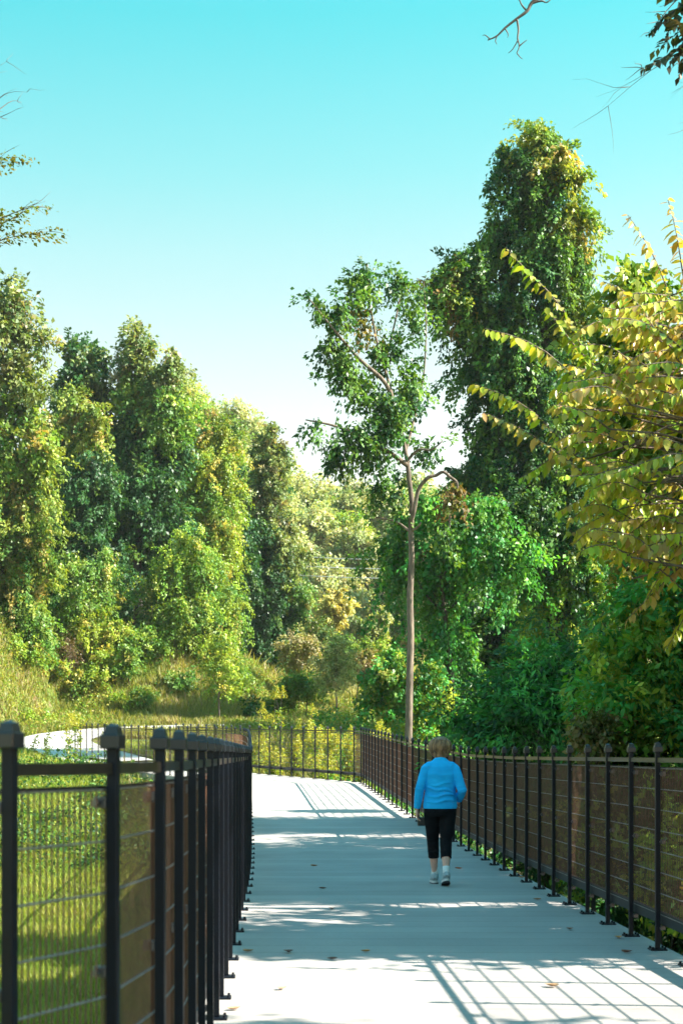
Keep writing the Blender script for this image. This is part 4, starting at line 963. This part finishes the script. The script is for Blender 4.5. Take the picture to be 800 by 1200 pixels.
# ------------------------------------------------------------------ the woman
def remesh(mb, name, mat, parent, voxel, smooth=3):
    me = mb.mesh(name+'_src')
    bm = bmesh.new(); bm.from_mesh(me); bmesh.ops.recalc_face_normals(bm, faces=bm.faces[:]); bm.to_mesh(me); bm.free()
    o = bpy.data.objects.new('tmp', me); C.objects.link(o)
    m = o.modifiers.new('r', 'REMESH'); m.mode = 'VOXEL'; m.voxel_size = voxel
    if smooth:
        s = o.modifiers.new('s', 'SMOOTH'); s.iterations = smooth; s.factor = .5
    dg = bpy.context.evaluated_depsgraph_get(); dg.update()
    new = bpy.data.meshes.new_from_object(o.evaluated_get(dg)); new.name = name
    bpy.data.objects.remove(o)
    new.materials.clear()
    return link(name, new, mat, parent, True)
WX, WY = 1.745, 18.25
pw = empty('person', (WX, WY, 0), 'short haired woman in blue sweater and black cropped trousers walking away along the deck', 'person')
hipY = .17
SHL, ELL, WRL = (-.148, .15, 1.275), (-.225, .13, 1.03), (-.247, .19, .825)
SHR, ELR, WRR = (.148, .15, 1.275), (.228, .08, 1.02), (.212, .27, .915)
# path of each leg: hip, knee, ankle
LL = [(-.085, hipY, .84), (-.066, .31, .47), (-.042, .37, .10)]
RL = [(.085, hipY, .84), (.058, .14, .46), (.046, -.02, .135)]
def lerp3(a, b, t): return tuple(a[i]+(b[i]-a[i])*t for i in range(3))
def leg_pts(L, ts): 
    out = []
    for t in ts: out.append(lerp3(L[0], L[1], t) if t <= 1 else lerp3(L[1], L[2], t-1))
    return out
body = MB()
body.tube([(0, hipY, .78), (0, hipY, .86), (0, hipY-.005, 1.0), (0, hipY-.01, 1.15), (0, hipY-.01, 1.26), (0, hipY-.005, 1.32), (0, hipY+.005, 1.36), (0, hipY+.02, 1.42), (0, hipY+.03, 1.46)],
          [(.15, .10), (.16, .11), (.14, .09), (.155, .095), (.16, .085), (.11, .07), (.06, .055), (.052, .052), (.05, .05)], 20)
body.ball((0, hipY+.045, 1.495), (.072, .088, .105), 20, 14)
body.ball((0, hipY+.135, 1.485), (.012, .018, .018)); body.ball((0, hipY+.118, 1.44), (.024, .014, .008))
for sg in (-1, 1): body.ball((sg*.074, hipY+.035, 1.485), (.012, .022, .03))
for (a, b_, c_) in ((SHL, ELL, WRL), (SHR, ELR, WRR)):
    body.tube([lerp3(a, b_, .05), lerp3(a, b_, .5), b_, lerp3(b_, c_, .4), c_], [.048, .042, .036, .034, .024], 12, xref=(0, 1, 0))
def hand(mb, w, fwd, side, curl):
    """palm, four fingers and a thumb; fwd: direction of fingers, side: thumb side"""
    w = Vector(w); f = Vector(fwd).normalized(); s = Vector(side); s = (s-f*s.dot(f)).normalized(); nn = f.cross(s)
    mb.tube([w, w+f*.04, w+f*.085], [(.024, .016), (.037, .015), (.036, .013)], 10, xref=s)
    for k, ln in enumerate((.066, .074, .069, .055)):
        st = w+f*.08+s*(.0285-.019*k); d = f.copy(); pts = [st]
        for j, fr in enumerate((.45, .32, .23)):
            d = (d+nn*curl*(.5+.3*j)).normalized(); pts.append(pts[-1]+d*ln*fr)
        mb.tube(pts, [.0085, .008, .0075, .006], 8)
    th = [w+f*.02+s*.022, w+f*.05+s*.045+nn*.012, w+f*.078+s*.046+nn*.026, w+f*.095+s*.038+nn*.036]
    mb.tube(th, [.012, .0105, .0095, .007], 8)
hand(body, WRL, (-.02, .10, -1), (.1, 1, 0), .7)
hand(body, WRR, (-.15, 1, -.25), (-.6, .2, .9), .8)
for L in (LL, RL):
    body.tube(leg_pts(L, (0, .5, .9, 1.0, 1.3, 1.6, 1.85, 2.0)), [.07, .062, .048, .046, .052, .044, .032, .03], 14)
fl = Vector(LL[2]); fr = Vector(RL[2])
body.tube([fl+Vector((0, -.04, -.04)), fl+Vector((-.004, .05, -.045)), fl+Vector((-.01, .17, -.065))], [(.028, .03), (.036, .03), (.032, .014)], 10)
body.tube([fr+Vector((0, -.045, -.02)), fr+Vector((.004, .04, -.06)), fr+Vector((.01, .16, -.10))], [(.028, .03), (.036, .03), (.032, .014)], 10)
remesh(body, 'body', M['skin'], pw, .0042, 4)
for sg in (-1, 1):
    e = MB(); e.ball((sg*.03, hipY+.123, 1.505), (.012, .008, .009)); e.build('eye', M['eye'], pw, True)
sw = MB()
sw.tube([(0, hipY, .825), (0, hipY, .86), (0, hipY-.004, .93), (0, hipY-.008, 1.01), (0, hipY-.012, 1.10), (0, hipY-.015, 1.19), (0, hipY-.012, 1.27), (0, hipY-.005, 1.315), (0, hipY+.002, 1.345), (0, hipY+.008, 1.366)],
        [(.182, .128), (.186, .130), (.178, .122), (.166, .112), (.172, .114), (.176, .114), (.162, .10), (.125, .082), (.085, .07), (.064, .06)], 26)
for (a, b_, c_) in ((SHL, ELL, WRL), (SHR, ELR, WRR)):
    ins = (a[0]*.72, a[1], a[2]-.005)
    sw.tube([lerp3(a, b_, .05), lerp3(a, b_, .35), lerp3(a, b_, .7), b_, lerp3(b_, c_, .35), lerp3(b_, c_, .7), lerp3(b_, c_, .98)], [.055, .057, .053, .050, .048, .043, .037], 14, xref=(0, 1, 0))
    sw.ball((a[0]*.97, a[1], a[2]-.016), (.058, .062, .056)); sw.ball((a[0]*.72, a[1], a[2]+.005), (.07, .066, .055))
    # cloth creases at the elbow
    for t in (.86, 1.0): 
        q = lerp3(a, b_, t); sw.tube([lerp3(a, b_, t-.02), q, lerp3(a, b_, min(t+.02, 1))], [.04, .056, .04], 12, xref=(0, 1, 0))
# soft folds across the small of the back
for z, dz, w, dd in ((.97, .02, .15, .004), (1.03, -.018, .15, .002), (.905, .015, .16, .005), (1.09, .02, .13, .0)):
    pts = []
    for t in np.linspace(-1, 1, 9):
        x = w*t; pts.append((x, hipY-.01-.106*math.sqrt(max(0, 1-(x/.185)**2))-dd, z+dz*t+.01*math.sin(5*t)))
    sw.tube(pts, [.004, .012, .016, .018, .018, .018, .016, .012, .004], 8, xref=(0, 0, 1))
o = remesh(sw, 'sweater', M['sweater'], pw, .0055, 5)
nk = MB(); nk.tube([(-.012, hipY-.063, 1.352), (.012, hipY-.063, 1.352)], [(.003, .006)]*2, 6); nk.build('neck_tag', M['midsole'], pw)
tr = MB()
tr.tube([(0, hipY, .74), (0, hipY, .80), (0, hipY, .87), (0, hipY, .90)], [(.15, .11), (.176, .125), (.172, .12), (.16, .11)], 22)
for sg, L in ((-1, LL), (1, RL)):
    ts = (0, .2, .4, .6, .8, 1.0, 1.2, 1.4, 1.50)
    tr.tube(leg_pts(L, ts), [.092, .094, .088, .080, .072, .066, .063, .060, .059], 16)
for L in (LL, RL):
    for t in (.93, 1.08, 1.3):
        q = leg_pts(L, (t-.03, t, t+.03)); tr.tube(q, [.05, .069-.006*(t-1), .05], 14)
remesh(tr, 'trousers', M['trousers'], pw, .0058, 4)
def hair():
    mb = MB()
    cx, cy = 0, hipY+.035
    mb.tube([(cx, cy-.055, 1.372), (cx, cy-.052, 1.39), (cx, cy-.04, 1.42), (cx, cy-.02, 1.46), (cx, cy-.005, 1.51), (cx+.003, cy, 1.555), (cx+.005, cy+.004, 1.585), (cx+.004, cy+.004, 1.602)],
            [(.052, .030), (.070, .042), (.094, .065), (.112, .088), (.116, .104), (.103, .10), (.072, .075), (.03, .035)], 24)
    rs = random.Random(5)
    for k in range(70):
        th = rs.uniform(math.pi*.95, math.pi*2.05); z0 = rs.uniform(1.50, 1.59); ln = rs.uniform(.08, .15)
        pts = []
        for t in (0, .33, .66, 1):
            z = max(z0-ln*t, 1.372+.01*rs.random()); u = (z-1.49)/.115; w = math.sqrt(max(.12, 1-u*u)) if z > 1.49 else max(.45, 1-((1.49-z)/.135)**1.7*.58)
            pts.append((cx+.117*w*math.cos(th+.12*t), cy-.004+.106*w*math.sin(th+.12*t)-.03*max(0, 1.49-z)*3*.5, z))
        mb.tube(pts, [.006, .012+.005*rs.random(), .010+.004*rs.random(), .003], 6)
    return remesh(mb, 'hair', M['hair'], pw, .0045, 2)
hair()
for f_, pitch, ank in ((fl, 0, 0), (fr, .26, 0)):
    f0 = Vector(f_); 
    c_, s_ = math.cos(pitch), math.sin(pitch)
    def T(y, z, x=0): return f0+Vector((x, y*c_+z*s_-0, -y*s_+z*c_))
    so = MB(); so.tube([T(.0, .10-.02), T(0, .03), T(0, -.01)], [.037, .036, .040], 14); so.build('sock', M['sock'], pw, True)
    sh = MB()
    sh.tube([T(-.066, -.045), T(-.055, -.03), T(-.01, -.032), (T(.05, -.045)), T(.11, -.06), T(.165, -.07), T(.185, -.075)],
            [(.022, .022), (.038, .046), (.042, .050), (.044, .038), (.047, .028), (.036, .018), (.015, .008)], 16)
    sh.tube([T(.0, .005), T(.0, -.03)], [(.044, .05), (.046, .06)], 14)
    shoe = remesh(sh, 'shoe', M['shoe'], pw, .005, 3)
    ms = MB()
    for (nm, mat, z0, z1, gr) in (('midsole', 'midsole', -.088, -.066, 1.0), ('outsole', 'sole', -.099, -.089, .98)):
        q = MB(); ring = []
        for i in range(24):
            th = 2*math.pi*i/24; y = .06+.135*math.cos(th); x = (.047+.006*math.cos(th))*math.sin(th)*gr
            ring.append((x, y))
        vv = [T(y, z0, x) for x, y in ring]+[T(y, z1, x) for x, y in ring]
        q.add(vv, [tuple(range(23, -1, -1)), tuple(range(24, 48))]+[(i, (i+1) % 24, 24+(i+1) % 24, 24+i) for i in range(24)])
        oo = q.build(nm, M[mat], shoe)
# the dark case in her left hand
hp = Vector(WRL)+Vector((0.02, .05, -.115))
pc = empty('small_case', (WX+hp.x+.035, WY+hp.y+.02, hp.z-.02), 'small black case with strap held in the woman\'s left hand', 'case')
q = MB(); q.bevbox((-.045, -.03, -.055), (.045, .03, .04), .016); q.build('case', M['pouch'], pc)
q = MB(); q.tube([(-.03, 0, .035), (-.05, .0, .065), (-.035, 0, .085), (-.005, 0, .07), (.02, 0, .036)], .006, 6); q.build('strap', M['pouch'], pc)
q = MB(); q.tube([(0, .03, -.01), (0, .05, -.01)], [.026, .024], 14); q.build('front_pocket', M['pouch'], pc)

# ------------------------------------------------------------------ hazy air
hz = MB(); hz.box((-1400, -350, -12), (1400, 1500, 60)); hm, hnt, hout = new_mat('haze'); pv = N(hnt, 'ShaderNodeVolumePrincipled'); pv.inputs['Color'].default_value = (.95, .97, 1, 1); pv.inputs['Density'].default_value = .00012
hnt.links.new(pv.outputs[0], hout.inputs['Volume'])
ho = hz.build('haze', hm); tag(ho, 'thin pale haze in the air towards the far hill', 'haze', kind='stuff')

# ------------------------------------------------------------------ light, sky, camera
sc = bpy.context.scene
EL, AZ = math.radians(38.5), math.radians(6)       # sun from the right, a touch behind the camera
sd = Vector((math.cos(EL)*math.cos(AZ), -math.cos(EL)*math.sin(AZ), math.sin(EL)))
su = bpy.data.lights.new('sun', 'SUN'); su.energy = 5.0; su.angle = math.radians(.53); su.color = (1.0, .93, .82)
so_ = bpy.data.objects.new('sun', su); C.objects.link(so_); so_.rotation_euler = (-sd).to_track_quat('-Z', 'Y').to_euler(); so_.location = (30, -10, 40)
w = bpy.data.worlds.new('World'); sc.world = w; w.use_nodes = True
nt = w.node_tree; nt.nodes.clear()
ou = nt.nodes.new('ShaderNodeOutputWorld'); bg = nt.nodes.new('ShaderNodeBackground'); bg.inputs['Strength'].default_value = .085
sky = nt.nodes.new('ShaderNodeTexSky'); sky.sky_type = 'NISHITA'; sky.sun_disc = False; sky.sun_elevation = EL; sky.sun_rotation = math.radians(96); sky.air_density = 1; sky.dust_density = 1; sky.ozone_density = 1
tc = nt.nodes.new('ShaderNodeTexCoord'); sx = nt.nodes.new('ShaderNodeSeparateXYZ'); nt.links.new(tc.outputs['Generated'], sx.inputs[0])
cr = nt.nodes.new('ShaderNodeValToRGB'); nt.links.new(sx.outputs['Z'], cr.inputs[0])
SKYRAMP = [(0.0, (1.35, 1.1, .8)), (.16, (1.34, 1.06, .75)), (.19, (1.28, 1.03, .72)), (.235, (1.13, .99, .68)), (.28, (.92, 1.05, .71)), (.323, (.65, 1.09, .73)), (.40, (.30, 1.14, .77)), (.5, (.54, 1.45, 1.18)), (1.0, (.62, 1.42, 1.26))]
e = cr.color_ramp.elements
e[0].position = SKYRAMP[0][0]; e[0].color = (*SKYRAMP[0][1], 1); e[1].position = SKYRAMP[-1][0]; e[1].color = (*SKYRAMP[-1][1], 1)
for p_, c_ in SKYRAMP[1:-1]:
    q = e.new(p_); q.color = (*c_, 1)
mx = nt.nodes.new('ShaderNodeMix'); mx.data_type = 'RGBA'; mx.blend_type = 'MULTIPLY'; mx.inputs[0].default_value = 1
nt.links.new(sky.outputs[0], mx.inputs[6]); nt.links.new(cr.outputs[0], mx.inputs[7])
nt.links.new(mx.outputs[2], bg.inputs[0]); nt.links.new(bg.outputs[0], ou.inputs[0])

cam = bpy.data.cameras.new('camera'); co = bpy.data.objects.new('camera', cam); C.objects.link(co)
co.location = (0, 0, EYE); co.rotation_euler = (math.pi/2, 0, 0)
cam.sensor_fit = 'VERTICAL'; cam.sensor_height = 36; cam.sensor_width = 24; cam.lens = 36*F/1200
cam.shift_x = (400-VX)/1200; cam.shift_y = (VY-600)/1200
cam.clip_start = .1; cam.clip_end = 4000
cam.dof.use_dof = True; cam.dof.focus_distance = 26; cam.dof.aperture_fstop = 5.0
sc.camera = co
sc.view_settings.view_transform = 'Standard'; sc.view_settings.look = 'None'; sc.view_settings.gamma = 1; sc.view_settings.exposure = 1.95
sc.view_settings.use_curve_mapping = False
sc.render.engine = 'CYCLES'
sc.cycles.use_denoising = True
sc.cycles.max_bounces = 6; sc.cycles.diffuse_bounces = 3; sc.cycles.transmission_bounces = 3; sc.cycles.transparent_max_bounces = 4
sc.cycles.use_adaptive_sampling = True; sc.cycles.adaptive_threshold = .02
